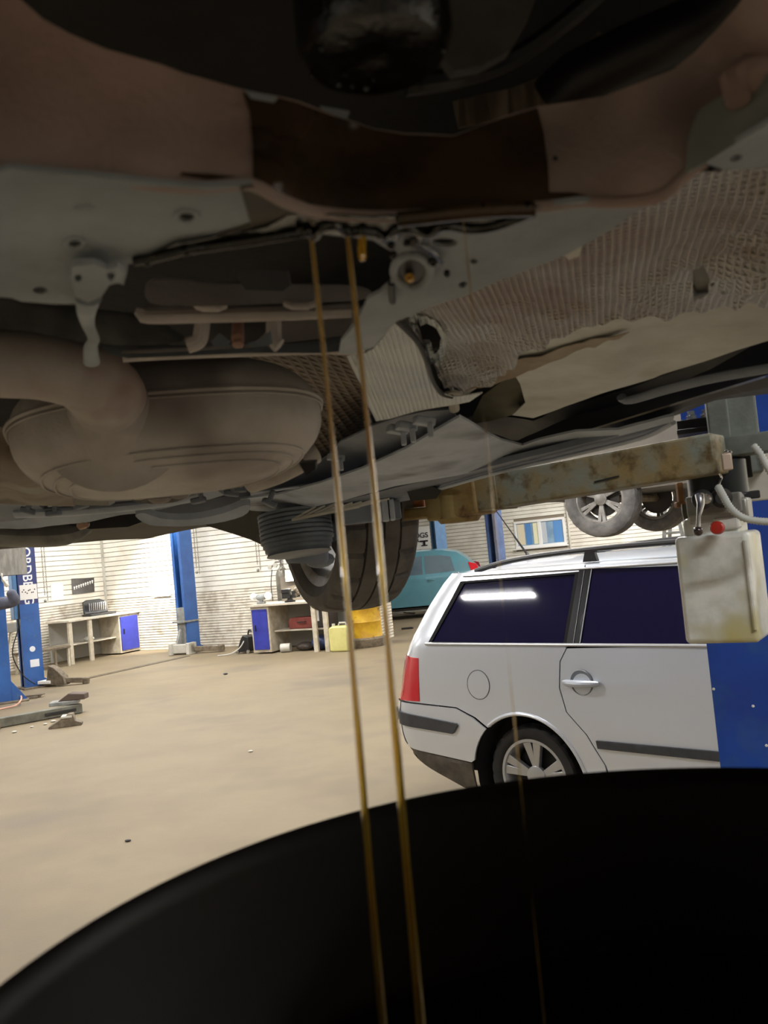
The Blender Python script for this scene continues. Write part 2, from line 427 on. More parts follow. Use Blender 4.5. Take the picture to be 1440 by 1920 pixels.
# luminaire standing behind the right bench
M_glow = mat('bench_lamp_diffuser', (255, 250, 238), .5, emit=25.)
wlp = on_wall = onplane(303, 1108, rw(0, -.05), RM.to_3x3() @ Vector((0, 1, 0)))
wl_ = thing('wall_lamp', wlp, ROOM_RZ, 'glaring white box lamp on the back wall left of the middle lift post', 'lamp')
MB().b2(-.22, .22, 0, .045, -.12, .12).build('lamp_housing', M_lgrey, wl_, world=False, bev=.008)
MB().b2(-.20, .20, -.008, 0, -.10, .10).build('lamp_diffuser', M_glow, wl_, world=False)
ld = bpy.data.lights.new('wall_glow', 'AREA'); ld.shape = 'RECTANGLE'; ld.size = .4; ld.size_y = .2; ld.energy = 45; ld.color = (1, .96, .88)
lo = bpy.data.objects.new('wall_glow', ld); COL.objects.link(lo); lo.parent = wl_; lo.location = (0, -.02, 0); lo.rotation_euler = (R_(90), 0, 0)

# ================================================================== far things along the back wall
def chain(px, D, y0, y1, name='chain', lab=None, grp=None):
    a = W(px, y0, D); b = Vector((a.x, a.y, W(px, y1, D).z)); r = thing('hoist_chain', (a.x, a.y, b.z), ROOM_RZ, lab, 'chain', grp)
    mb = MB(); z = a.z; k = 0
    for dx in (0, .05):
        zz = a.z
        while zz > b.z + (.0 if dx else .12):
            c = Vector((a.x + dx, a.y, zz)); tx = (.011, 0, 0) if k % 2 else (0, .011, 0)
            pts = [c + Vector((tx[0] * math.cos(t), tx[1] * math.cos(t), .024 * math.sin(t))) for t in [2 * math.pi * i / 8 for i in range(9)]]
            mb.tube(pts, .0045, 5, cap=False); zz -= .038; k += 1
    mb.build('links', M_chain, r, kind='stuff')
    MB().ball((a.x, a.y, b.z + .02), .03, 8).build('hook', M_chain, r)
chain(357, 16.8, 930, 1076, lab='thin steel chain hanging beside the middle blue lift post')
chain(72, 16.5, 960, 1130, lab='long chain hanging on the left wall by the lettered blue post')
chain(474, 16.3, 960, 1072, lab='steel chain hanging above the gas cylinder')
chain(517, 16.0, 960, 1070, lab='steel chain hanging right of the gas cylinder')

# ---- lift columns
def column(name_loc, rz, H_=3.9, lab=None, wd=.34, dp=.26, grp=None, slot='-x', carriage=None):
    p = Vector(name_loc); r = thing('lift_column', (p.x, p.y, 0), rz, lab, 'lift post', grp); h = wd / 2; g = dp / 2; t = .012; lip = .07
    # C section, open to -x
    poly = [(-h, -g), (h, -g), (h, g), (-h, g), (-h, g - lip), (-h + t, g - lip), (-h + t, g - t), (h - t, g - t), (h - t, -g + t), (-h + t, -g + t), (-h + t, -g + lip), (-h, -g + lip)]
    MB().prism([(a, b, .02) for a, b in poly], (0, 0, H_)).build('post', M_blue, r, world=False, smooth=False, recalc=True)
    MB().b2(-h - .06, h + .22, -g - .16, g + .16, 0, .02).build('base_plate', M_dirty, r, world=False, bev=.004)
    for sy in (-1, 1):
        MB().prism([(h + .2, sy * g * .8, .02), (h, sy * g * .8, .02), (h, sy * g * .8, .14)], (0, .012, 0)).build('gusset', M_blue, r, world=False, smooth=False)
        MB().lathe([(.014, 0), (.014, .05), (.008, .052)], (h + .12, sy * (g + .1), .02), n=6).build('anchor_bolt', M_chrome, r, world=False)
    MB().tube([(-h * .2, 0, .1), (-h * .2, 0, H_ - .1)], .02, 10).build('lift_screw', M_chrome, r, world=False)
    if carriage is not None:
        z0 = carriage
        MB().b2(-h - .02, h - .06, -g + .03, g - .03, z0 + .05, z0 + .85).build('carriage', M_grey, r, world=False, bev=.006)
        MB().b2(-h - .1, h - .02, -g - .03, g + .03, z0 + .55, z0 + .585).build('carriage_band', M_grey, r, world=False, bev=.003)
        MB().prism([(-h - .26, -.03, z0), (-h - .02, -.03, z0), (-h - .02, -.03, z0 + .42), (-h - .07, -.03, z0 + .42)], (0, .06, 0)).build('carriage_rib', M_grey, r, world=False, bev=.004)
    return r
c1 = onz(357, 1222, 0); col1 = column(c1, R_(58), lab='blue lift post against the middle of the back wall', carriage=.06)
# arm yoke and arms of that post
AYM = Matrix.Translation((c1.x - .05, c1.y - .42, 0)) @ Matrix.Rotation(ROOM_RZ, 4, 'Z')
def ayb(mb, name, M, par, bev=0.):
    mb.v = [AYM @ p for p in mb.v]; return mb.build(name, M, par, bev=bev)
ay = ayb(MB().b2(-.22, .26, -.07, .07, .03, .2), 'lift_arm', M_lgrey, col1, .01)
for sx in (-1, 1):
    ayb(MB().b2(sx * .22 - .04, sx * .22 + .04, -.12, .12, 0, .23), 'knuckle', M_lgrey, ay, .01)
ayb(MB().beam((.2, .05, .1), (.8, .2, .07), .09, .09), 'arm_tube', M_dirty, ay, .008)
ayb(MB().lathe([(.06, 0), (.07, .04), (.07, .1), (.055, .12)], (.8, .2, .02), n=16), 'arm_pad', M_dirty, ay)
# lettered column, left
c2p = onz(62, 1288, 0); col2 = column(c2p, R_(38), lab='blue lift post with white vertical lettering at the left', wd=.30, dp=.26)
yf = c2p.y - .131
M_letter = mat('white_lettering', (225, 228, 232), .5)
Mx = Matrix.Translation(Vector((0, -.1325, 1.885))) @ Matrix.Rotation(R_(90), 4, 'X') @ Matrix.Rotation(R_(-90), 4, 'Z')
pl = MB().b2(-.149, .149, -.1312, -.1302, 1.35, 3.2); pl.build('dark_panel', mat('lift_dark_blue_panel', (52, 62, 112), .4), col2, world=False, smooth=False)
text_mesh('NORDBERG', .205, .0008, M_letter, 'lettering', col2, Mx, world=False)
MB().b2(-.13, .14, -.136, -.134, 1.42, 1.66).build('paper_notice', mat('paper', (228, 226, 222), .7), col2, world=False, smooth=False)
mb = MB()
for i in range(9): mb.ball((-.09 + i * .024, -.137, 1.55 + .03 * math.sin(i * 1.7)), .011, 6, (1, .2, 1))
mb.build('notice_print', M_dark, col2, world=False)
MB().b2(-.05, .09, -.133, -.1315, .33, .45).build('safety_sticker', M_letter, col2, world=False, smooth=False)
MB().lathe([(.045, 0), (.045, .002)], (0, -.1315, .62), (0, -1, 0), 18).build('round_sticker', M_letter, col2, world=False)
MB().b2(-.235, -.16, -.12, .10, 1.12, 2.5).build('carriage', mat('carriage_light_blue', (84, 128, 176), .4, coat=.2), col2, world=False, bev=.01)
MB().b2(-.25, -.13, -.15, -.1, 1.95, 2.25).build('hose_box', M_blackp, col2, world=False, bev=.01)
MB().tube(smooth_line([(-.17, -.16, 1.4), (-.2, -.17, 1.0), (-.32, -.18, .6), (-.2, -.18, .25), (-.02, -.2, .06)], 6), .009, 8).build('cable', M_blackp, col2, world=False)
# nearer bright column, cut by the left frame edge
c3p = Vector((-5.78, 12.42, 0)); col3 = column(c3p, R_(24), H_=3.9, lab='bright blue lift post cut by the left edge of the picture', wd=.32, dp=.26)
MB().prism([(.16, -.135, .02), (.36, -.135, .02), (.16, -.135, .3)], (0, .02, 0)).build('foot_gusset', M_blue, col3, world=False, smooth=False)
MB().lathe([(.028, 0), (.028, .004)], (.02, -.131, .97), (0, -1, 0), 16).build('cable_hole', M_navy, col3, world=False)

# ---- left wall bits
def on_left_wall(x, y):
    n = (RM.to_3x3() @ Vector((1, 0, 0))); return onplane(x, y, rw(.02, 0), n)
def on_back_wall(x, y): return onplane(x, y, rw(0, -.02), (RM.to_3x3() @ Vector((0, 1, 0))))
def quad_board(name, pts, thick, M, parent=None, nrm=None):
    pts = [Vector(p) for p in pts]; n = nrm or (pts[1] - pts[0]).cross(pts[3] - pts[0]).normalized()
    return MB().prism(pts, n * thick).build(name, M, parent, smooth=False, recalc=True)
nl = RM.to_3x3() @ Vector((1, 0, 0)); nb = RM.to_3x3() @ Vector((0, -1, 0))
po = thing('poster', on_left_wall(155, 1112), 0, 'dark poster with a row of white marks on the left wall', 'poster')
q = [on_left_wall(*p) for p in ((134, 1085), (176, 1083), (177, 1110), (136, 1115))]
quad_board('poster_sheet', q, .006, mat('poster_dark', (62, 60, 56), .5, c2=(44, 42, 40), ns=12), po, nl)
mb = MB()
for i in range(9):
    p = on_left_wall(139 + i * 4.2, 1104 - i * 1.5); mb.beam(p + nl * .009 + Vector((0, 0, .035)), p + nl * .009 + Vector((0, 0, -.02)), .022, .003, nl); mb.ball(p + nl * .009 + Vector((0, 0, .03)), .022, 6)
mb.build('poster_print', M_white, po)
for i, (x0, x1, y0, y1, lb) in enumerate(((95, 118, 1094, 1126, 'pale paper sheet pinned left of the dark poster'),)):
    q = [on_left_wall(*p) for p in ((x0, y0), (x1, y0 - 2), (x1 + 1, y1 - 2), (x0 + 1, y1))]
    o = quad_board('paper_sheet', q, .003, mat('paper_pale', (236, 232, 222), .8), None, nl); set_origin(o); solo(o, lb, 'paper')

# ---- workbenches
M_benchtop = mat('bench_top', (206, 200, 186), .5, c2=(180, 172, 156), ns=6)
M_benchf = mat('bench_frame', (198, 190, 172), .55, c2=(172, 162, 142), ns=8)
M_benchin = mat('bench_inside', (150, 148, 140), .6)
def bench(X, Y, rz, L, d, H_, cab, lab, cabside=1, legs=(.35, .97), shelf=.38):
    r = room_thing('workbench', kind=None, X=X, Y=Y, rz=rz, label=lab, cat='workbench')
    MB().b2(-.05, L + .05, -.03, d, H_ - .04, H_).build('worktop', M_benchtop, r, world=False, bev=.004)
    c0, c1 = cab
    MB().b2(c0, c1, .02, d - .02, .03, H_ - .04).build('cabinet', M_benchf, r, world=False, bev=.003)
    dr = MB().b2(c0 + .035, c1 - .035, 0, .022, .08, H_ - .09).build('cabinet_door', M_door, r, world=False, bev=.003)
    hx = c0 + (.09 if cabside else .1)
    MB().b2(hx, hx + .022, -.02, 0, .42, .53).build('door_handle', M_blackp, dr, world=False, bev=.003)
    if L > c1 + .1 or c0 > .1:
        a, b = (c1, L) if c0 < .2 else (0, c0)
        MB().b2(a, b, d - .03, d - .01, .05, H_ - .04).build('back_panel', M_benchin, r, world=False, smooth=False)
        MB().b2(a + .02, b, .12, d - .04, shelf, shelf + .025).build('shelf', M_benchtop, r, world=False, bev=.003)
        for g in legs:
            x = a + (b - a) * g; MB().b2(x - .045, x + .045, 0, .05, 0, H_ - .04).build('leg', M_benchf, r, world=False, bev=.003)
    return r
# right bench
pa = rl(480, 1226); pb = rl(589, 1224); BL = 1.72
BY = (pa.y + pb.y) / 2; BX = pa.x
bench(BX, BY, 0, BL, .7, .9, (0, .40), 'grey workbench with a blue door behind the oil streams', legs=((pb.x - BX - .40) / (BL - .4), .9))
# left bench along the left wall (local x runs away from the camera along the wall)
bench(.95, -1.95, R_(90), 1.92, .62, .88, (1.34, 1.92), 'grey workbench with a blue door in the corner of the left wall', cabside=0, legs=(.01, .40), shelf=.36)
# low table left of it
lt = room_thing('low_table', kind=None, X=1.05, Y=-3.05, rz=R_(90), label='low dusty steel table left of the corner workbench', cat='table')
MB().b2(0, 1.0, 0, .45, .36, .40).build('tabletop', M_dirty, lt, world=False, bev=.004)
for x in (.04, .96):
    for y in (.04, .41): MB().b2(x - .02, x + .02, y - .02, y + .02, 0, .36).build('leg', M_benchf, lt, world=False)
sh = room_thing('steel_rack', kind=None, X=.3, Y=-4.6, rz=R_(90), label='grey slanted steel rack on legs by the left wall', cat='rack')
MB().b2(0, 1.9, -.05, .25, .78, .95).build('rack_tray', mat('rack_grey', (112, 110, 104), .5), sh, world=False, bev=.01)
for x in (.1, 1.8): MB().beam((x, 0, .8), (x - .1, .1, 0), .04, .04, (0, 1, 0)).build('leg', M_benchf, sh, world=False)
# tool case on the left bench
def room_at(X, Y, Z): return rw(X, Y, Z)
tcs = room_thing('tool_case', kind=None, X=.62, Y=-.8, Z=.88, rz=R_(80), label='open black tool case with bits on the corner workbench', cat='tool case')
MB().b2(-.34, .30, -.14, .16, 0, .05).build('case_bottom', M_blackp, tcs, world=False, bev=.01)
MB().prism([(-.3, .12, .05), (.28, .12, .05), (.25, .2, .3), (.15, .21, .34), (-.16, .21, .34), (-.26, .2, .3)], (0, .05, 0)).build('case_lid', M_blackp, tcs, world=False, bev=.01)
for i in range(9): MB().b2(-.2 + i * .048, -.175 + i * .048, .09, .13, .1, .27).build('tool_bit', M_chrome, tcs, world=False)
rg = MB().ball(rw(.7, -1.25, .385) + Vector((0, 0, .03)), .12, 10, (1, .7, .4)).build('cloth_bundle', M_white, None); set_origin(rg); solo(rg, 'white crumpled cloth on the shelf of the corner workbench', 'cloth')
rg.location.z = .386

# ---- things on and around the right bench
def bx(X, Y, Z=0): return rw(BX + X, BY + Y, Z)
gc = thing('gas_cylinder', bx(.12, .98), ROOM_RZ, 'grey gas cylinder standing behind the right workbench', 'gas cylinder')
gr_ = .13
MB().lathe([(gr_ * .9, 0), (gr_, .03), (gr_, 1.33), (gr_ * .93, 1.41), (gr_ * .7, 1.48), (gr_ * .35, 1.53), (.035, 1.56), (.035, 1.6)], n=28).build('cylinder_body', mat('cylinder_grey', (118, 114, 104), .35, .3, c2=(98, 94, 84), ns=6), gc, world=False)
MB().lathe([(.03, 1.6), (.03, 1.66), (.05, 1.67), (.05, 1.72), (.02, 1.73)], n=12).tube([(0, 0, 1.64), (-.12, -.02, 1.64)], .018).tube([(0, 0, 1.64), (-.12, -.02, 1.64), (-.2, -.03, 1.55)], .014).build('valve', M_chrome, gc, world=False)
for i, (x, z) in enumerate(((-.12, 1.72), (-.22, 1.55), (-.09, 1.58))):
    MB().lathe([(.045, 0), (.045, .03)], (x, -.06, z), (0, -1, 0), 16).build('pressure_gauge', M_lgrey, gc, world=False)
MB().tube(smooth_line([(-.2, -.04, 1.5), (-.24, -.06, 1.2), (-.2, -.1, .9)], 5), .008, 6).build('hose', M_blackp, gc, world=False)
bg = thing('bench_grinder', bx(.17, .15, .9), ROOM_RZ + R_(15), 'small grinder with two white wheels on the right workbench', 'grinder')
MB().lathe([(.04, -.08), (.055, -.05), (.055, .05), (.04, .08)], (0, 0, .12), (1, 0, 0), 16).b2(-.07, .07, -.06, .06, 0, .04).b2(-.03, .03, -.03, .03, .03, .1).build('motor_body', M_grey, bg, world=False, bev=.004)
for s_ in (-.14, .14): MB().lathe([(.025, -.02), (.07, -.016), (.07, .016), (.03, .018), (.028, .03), (.01, .03)], (s_, 0, .14), (1, -.9, 0), 22).build('grinding_wheel', M_white, bg, world=False)
vi = thing('bench_vise', bx(.82, .12, .9), ROOM_RZ + R_(20), 'dark bench vise with an odd part on the right workbench', 'vise')
MB().lathe([(.1, 0), (.1, .02), (.05, .04), (.05, .07)], n=18).build('vise_base', M_dark, vi, world=False)
MB().b2(-.13, .02, -.06, .06, .07, .22).b2(-.13, .02, -.08, .08, .17, .24).build('fixed_jaw', M_dark, vi, world=False, bev=.008)
MB().b2(.05, .12, -.055, .055, .07, .2).b2(0, .2, -.03, .03, .08, .13).build('moving_jaw', M_dark, vi, world=False, bev=.008)
MB().tube([(.2, 0, .1), (.3, 0, .1)], .014).tube([(.29, -.1, .1), (.29, .1, .1)], .007).build('screw_handle', M_chrome, vi, world=False)
mb = MB()
for i in range(7): mb.ball((.12 + .03 * (i % 3), -.02 + .02 * (i % 2), .12 + .03 * (i // 2)), .04, 7)
mb.build('clamped_part', M_dirty, vi, world=False)
lp = thing('work_lamp', bx(.58, .45, .9), ROOM_RZ, 'glowing box lamp on a grey board above the right workbench', 'lamp')
MB().b2(-.2, .55, .06, .09, 0, .45).build('backboard', mat('board_grey', (112, 104, 92), .6), lp, world=False, bev=.004)
MB().b2(-.03, .42, -.02, .06, .36, .58).build('lamp_housing', M_lgrey, lp, world=False, bev=.008)
MB().b2(0, .39, -.03, -.02, .39, .55).build('lamp_diffuser', M_glow, lp, world=False)
ld = bpy.data.lights.new('bench_glow', 'AREA'); ld.shape = 'RECTANGLE'; ld.size = .38; ld.size_y = .15; ld.energy = 25; ld.color = (1, .94, .82)
lo = bpy.data.objects.new('bench_glow', ld); COL.objects.link(lo); lo.parent = lp; lo.location = (.2, -.04, .47); lo.rotation_euler = (R_(80), 0, 0)
# mop / pole
mp = thing('broom', onz(466, 1210, 0), 0, 'thin wooden pole leaning on the right workbench end', 'broom')
pm = onz(466, 1210, 0)
MB().tube([pm + Vector((0, 0, .02)), pm + Vector((.08, .12, 1.38))], .014, 8).build('pole', mat('pole_wood', (132, 118, 92), .6), mp)
MB().b2(-.12, .12, -.03, .03, 0, .06).build('broom_head', M_dark, mp, world=False, bev=.01)
vc = thing('battery_charger', onz(464, 1224, 0), ROOM_RZ, 'black box with a grey hose on the floor left of the blue door', 'machine')
MB().prism([(-.16, -.12, .03), (.13, -.12, .03), (.13, -.12, .3), (.0, -.12, .34), (-.05, -.12, .27)], (0, .26, 0)).build('machine_body', M_blackp, vc, world=False, bev=.015)
for x in (-.12, .12): MB().lathe([(.035, 0), (.035, .03)], (x, -.15, .035), (0, 1, 0), 14).build('wheel', M_chrome, vc, world=False)
MB().tube(smooth_line([(.03, -.1, .25), (-.02, -.2, .12), (-.16, -.3, .03), (-.4, -.38, .015)], 5), .011, 6).build('hose', M_lgrey, vc, world=False)
MB().tube(smooth_line([(.05, 0, .34), (.08, 0, .42), (.13, 0, .4)], 4), .015, 6).build('carry_handle', M_blackp, vc, world=False)
# under bench: case, canister, blue part, small things
o = MB().prism([(-.3, 0, 0), (.3, 0, 0), (.31, 0, .05), (.3, 0, .17), (.22, 0, .2), (-.26, 0, .2), (-.31, 0, .14)], (0, .25, 0))
cs = thing('red_case', bx(.98, .22, .405), ROOM_RZ, 'dull red plastic case on the shelf of the right workbench', 'case'); o.build('case_body', mat('dull_red', (132, 62, 54), .5, c2=(112, 52, 46), ns=8), cs, world=False, bev=.015)
MB().tube([(-.08, -.02, .12), (-.08, -.05, .12), (.08, -.05, .12), (.08, -.02, .12)], .01, 6).build('case_handle', M_blackp, cs, world=False)
cn = thing('canister', bx(1.38, .2, .405), ROOM_RZ + R_(-6), 'black canister with white labels under the right workbench', 'canister')
MB().prism([(-.2, 0, 0), (.22, 0, 0), (.23, 0, .36), (.12, 0, .42), (-.1, 0, .4), (-.2, 0, .36)], (0, .24, 0)).build('canister_body', mat('canister_grey', (62, 58, 58), .5), cn, world=False, bev=.03)
for (x, z, w_, h_) in ((-.13, .12, .1, .22), (.07, .2, .1, .07)): MB().b2(x, x + w_, -.006, -.001, z, z + h_).build('canister_label', M_white, cn, world=False, smooth=False)
bp_ = thing('blue_bundle', bx(1.3, .25, 0), ROOM_RZ, 'crumpled dark blue bag on the floor under the right workbench', 'bag')
mb = MB()
mb.ball((0, 0, .14), .15, 12, (1.2, .8, .9)).ball((.18, .02, .1), .12, 10, (1.2, .8, .8)); mb.build('bag_body', mat('dark_blue_bag', (46, 62, 110), .45, c2=(30, 36, 60), ns=9, bump=.02, bs=12), bp_, world=False)
o = MB().lathe([(.02, -.09), (.08, -.09), (.08, .09), (.02, .09)], (0, 0, .08), (1, .3, 0), 20); ro = thing('white_roll', bx(.62, .15, 0), ROOM_RZ, 'small white roll lying under the right workbench', 'roll'); o.build('roll_body', M_lgrey, ro, world=False)
o = MB().ball((0, 0, .08), .15, 12, (1.3, .8, .55)).ball((.2, .1, .07), .12, 10, (1.2, .8, .6)); ro = thing('dark_bundle', bx(.95, .3, 0), ROOM_RZ, 'dark greasy heap on the floor below the red case', 'bundle'); o.build('bundle_body', mat('dark_heap', (58, 50, 44), .7, bump=.02, bs=15), ro, world=False)
# yellow jerrycan
jp = onz(641, 1221, 0); jc = thing('jerrycan', jp, ROOM_RZ, 'pale yellow jerrycan standing right of the workbench', 'jerrycan')
MB().prism(sm2([(-.17, .0), (.17, .0), (.19, .03), (.19, .42), (.15, .46), (-.12, .46), (-.19, .4), (-.19, .03)], 2) and [(x, -.09, z) for x, z in [(-.17, .0), (.17, .0), (.19, .03), (.19, .40), (.15, .44), (-.12, .44), (-.19, .4), (-.19, .03)]], (0, .2, 0)).build('can_body', mat('pale_yellow_plastic', (206, 200, 130), .4, c2=(192, 186, 118), ns=4), jc, world=False, bev=.03)
MB().lathe([(.03, 0), (.03, .04)], (-.12, 0, .44), n=14).tube([(-.02, 0, .44), (0, 0, .49), (.12, 0, .49), (.14, 0, .43)], .015, 8).build('can_handle', M_lgrey, jc, world=False)
# yellow drum on grey base
dp_ = onz(690, 1211, 0); dr = thing('yellow_drum', dp_, ROOM_RZ, 'dented yellow steel drum on a grey base beside the wall end', 'drum')
MB().lathe([(.33, 0), (.34, .02), (.34, .14), (.3, .17)], n=28).build('drum_base', M_dirty, dr, world=False)
MB().lathe([(.27, .15), (.285, .17), (.275, .2), (.275, .42), (.285, .44), (.275, .46), (.275, .74), (.288, .76), (.288, .78), (.26, .78), (.25, .75), (.01, .75)], n=32).build('drum_body', mat('drum_yellow', (206, 166, 34), .5, c2=(180, 136, 30), ns=5, c3=(96, 78, 50), ns3=4, lo3=.6, hi3=.7), dr, world=False)
mb = MB(); mb.lathe([(.01, .9), (.12, .88), (.24, .82), (.31, .76), (.3, .74)], n=26)
mb.build('drum_bag', mat('clear_bag', (150, 142, 128), .35, bump=.03, bs=10), dr, world=False)
rp = onz(659, 1206, 0); rc = thing('rusty_post', (rp.x, rp.y, 0), ROOM_RZ, 'narrow red-brown locker between the jerrycan and the drum', 'locker')
MB().b2(-.06, .1, 0, .3, 0, .95).build('locker_body', mat('red_brown', (116, 58, 42), .6, c2=(90, 50, 40), ns=10), rc, world=False, bev=.005)
MB().b2(-.05, .09, -.012, 0, .05, .9).build('locker_door', mat('red_brown_door', (126, 64, 46), .6), rc, world=False, bev=.004)

# ---- floor things, left
aL = onz(-40, 1372, 0); aR = onz(153, 1336, 0)
la = thing('floor_lift_arm', ((aL + aR) / 2), 0, 'long grey steel arm with a rubber pad lying on the floor at the left', 'lift arm')  # arm of the left lift, resting on the floor
MB().beam(aL + Vector((0, 0, .06)), aR + Vector((0, 0, .06)), .11, .11).build('arm_tube', mat('greenish_steel', (112, 112, 100), .5, c2=(88, 86, 76), ns=8), la, bev=.008)
d_ = (aR - aL).normalized(); ml = aL.lerp(aR, .45)
MB().beam(ml + Vector((0, 0, .065)), aR + Vector((0, 0, .065)) - d_ * .02, .085, .06).build('inner_tube', M_dirty, la, bev=.004)
sdv = Vector((d_.y, -d_.x, 0)); MB().beam(aL.lerp(aR, .62) + sdv * .062 + Vector((0, 0, .06)), aR + sdv * .062 + Vector((0, 0, .06)) - d_ * .08, .02, .035).build('slide_slot', M_dark, la, bev=.003)
MB().box(aR + Vector((-.2, 0, .145)), (.34, .2, .05), rotm(0, 0, .15)).build('pad_plate', M_grey, la, bev=.01)
MB().prism([aR + Vector((-.26, -.08, .17)), aR + Vector((.08, -.08, .17)), aR + Vector((.08, -.08, .24)), aR + Vector((-.12, -.08, .26))], (0, .16, 0)).build('rubber_pad', mat('brown_rubber', (84, 70, 62), .7), la, bev=.01, recalc=True)
MB().ball(aL + Vector((.27, -.12, .06)), .07, 8, (.7, .7, 1)).build('arm_knuckle', M_dirty, la)
wp = onz(122, 1362, 0); wd = thing('wheel_chock', wp, R_(14), 'grey wedge bracket lying in front of the floor lift arm', 'bracket')
MB().prism([(-.17, -.07, 0), (.19, -.07, 0), (.19, -.07, .03), (.12, -.07, .06), (.1, -.07, .14), (.05, -.07, .14), (-.17, -.07, .02)], (0, .14, 0)).build('bracket_body', M_dirty, wd, world=False, bev=.006)
MB().b2(-.03, .09, -.08, .08, .1, .125).build('bracket_plate', M_lgrey, wd, world=False, bev=.004)
for i, (x, y, r, lb) in enumerate(((27, 1374, .025, 'small pale stone nearest the left frame edge'), (60, 1364, .018, 'tiny white chip beside the wedge bracket'), (85, 1359, .02, 'white chip left of the wedge bracket'), (100, 1354, .028, 'white lump touching the wedge bracket'), (470, 1410, .018, 'small light crumb on the open floor'), (240, 1578, .016, 'dark crumb on the near floor'), (423, 1265, .03, 'flat dark scrap in front of the middle lift post'))):
    p = onz(x, y, 0); o = MB().ball(p + Vector((0, 0, r * .4)), r, 8, (1.3, .9, .45)).build('pebble', M_lgrey if 'dark' not in lb else M_dark, None); set_origin(o); o.location.z = 0; solo(o, lb, 'debris')
# carriage and foot junk by lettered column
gp = onz(112, 1286, 0); gj = thing('floor_bracket', gp, R_(-20), 'dusty short steel arm on the floor beside the lettered post', 'lift arm')
MB().prism([(-.3, -.06, .02), (.16, -.06, .02), (.12, -.06, .16), (-.05, -.06, .3), (-.16, -.06, .34), (-.2, -.06, .12)], (0, .13, 0)).build('arm_web', M_dirty, gj, world=False, bev=.01)
MB().b2(-.36, -.12, -.09, .09, .05, .1).build('arm_shelf', M_white, gj, world=False, bev=.006)
MB().beam((.05, 0, .09), (.42, .12, .06), .09, .08).build('arm_tube', M_dirty, gj, world=False, bev=.01)
MB().lathe([(.05, 0), (.06, .04), (.06, .09)], (.42, .12, .0), n=14).build('arm_pad', M_dirty, gj, world=False)
gp = onz(50, 1310, 0); fj = thing('floor_plate', gp, R_(5), 'dusty steel plate on the floor between the two left lift posts', 'plate')
MB().b2(-.3, .18, -.1, .1, 0, .03).b2(-.1, .25, -.05, .05, .03, .05).build('plate_body', M_dirty, fj, world=False, bev=.005)
hs = thing('white_hose', onz(25, 1325, 0), 0, 'short pinkish hose looping on the floor by the bright blue post', 'hose')
MB().tube(smooth_line([onz(36, 1300, 0) + Vector((0, 0, .02)), onz(40, 1310, .08), onz(30, 1322, .03), onz(8, 1330, 0) + Vector((0, 0, .015)), onz(-30, 1338, 0) + Vector((0, 0, .015))], 6), .012, 8).build('hose_tube', mat('pinkish_hose', (206, 160, 140), .5), hs)
bc = onz(738, 1180, 0); bk = thing('scrap_bar', onz(762, 1180, 0), 0, 'dark short bar on the floor beyond the wall end', 'scrap')
MB().b2(-.1, .12, -.02, .02, 0, .04).lathe([(.03, 0), (.03, .03)], (.12, 0, .0), n=12).build('bar_body', M_dark, bk, world=False, bev=.004)

# ================================================================== VEHICLE HELPERS
M_tyre = mat('tyre_rubber', (26, 26, 27), .8, c2=(36, 35, 34), ns=14, bump=.0008, bs=120)
M_tyred = mat('tyre_rubber_dusty', (112, 109, 106), .85, c2=(84, 82, 80), ns=9, bump=.0008, bs=120)
M_alloy = mat('alloy', (176, 178, 182), .35, .7)
M_alloyd = mat('alloy_dusty', (150, 148, 144), .5, .3, c2=(120, 116, 110), ns=12)
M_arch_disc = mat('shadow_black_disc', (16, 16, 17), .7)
M_brake = mat('brake_iron', (70, 66, 62), .6, .5)
def basis(ax):
    ax = Vector(ax).normalized(); u = Vector((0, 0, 1)).cross(ax); u = u.normalized() if u.length > .01 else Vector((1, 0, 0)); return u, ax.cross(u), ax
def tyre_mesh(R, w, rim, n=96, grooves=4, lat=.006, every=4):
    """axis = +z, outer face towards +z"""
    mb = MB(); prof = [(rim - .004, -.40 * w), (rim + .008, -.455 * w), (rim + .35 * (R - rim), -.5 * w), (rim + .72 * (R - rim), -.49 * w), (R - .012, -.45 * w)]
    tw = .43 * w; nt = grooves + 1; bw = 2 * tw / nt; gw = bw * .14
    for i in range(nt):
        a = -tw + i * bw + (gw / 2 if i else 0); b = -tw + (i + 1) * bw - (gw / 2 if i < nt - 1 else 0)
        sag = lambda h: .010 * (h / tw) ** 4
        prof += [(R - sag(a), a), (R - sag((a + b) / 2), (a + b) / 2), (R - sag(b), b)]
        if i < nt - 1: prof += [(R - .009, b + gw * .15), (R - .009, b + gw * .85)]
    prof += [(p[0], -p[1]) for p in prof[4::-1]]
    m_ = len(prof); V = []; F = []
    for i in range(n):
        a = 2 * math.pi * i / n
        for j, (r, h) in enumerate(prof):
            sh = abs(h) > tw - bw * 1.05 and r > R - .013
            rr = r - (lat if (i % every == 0 and sh) else 0)
            aa = a + (.05 if h > 0 else -.05) * (1 if abs(h) < tw - bw else 0) * (abs(h) / tw)
            V.append((rr * math.cos(aa), rr * math.sin(aa), h))
    for i in range(n):
        for j in range(m_ - 1): F.append((i * m_ + j, ((i + 1) % n) * m_ + j, ((i + 1) % n) * m_ + j + 1, i * m_ + j + 1))
    mb.add(V, F); return mb
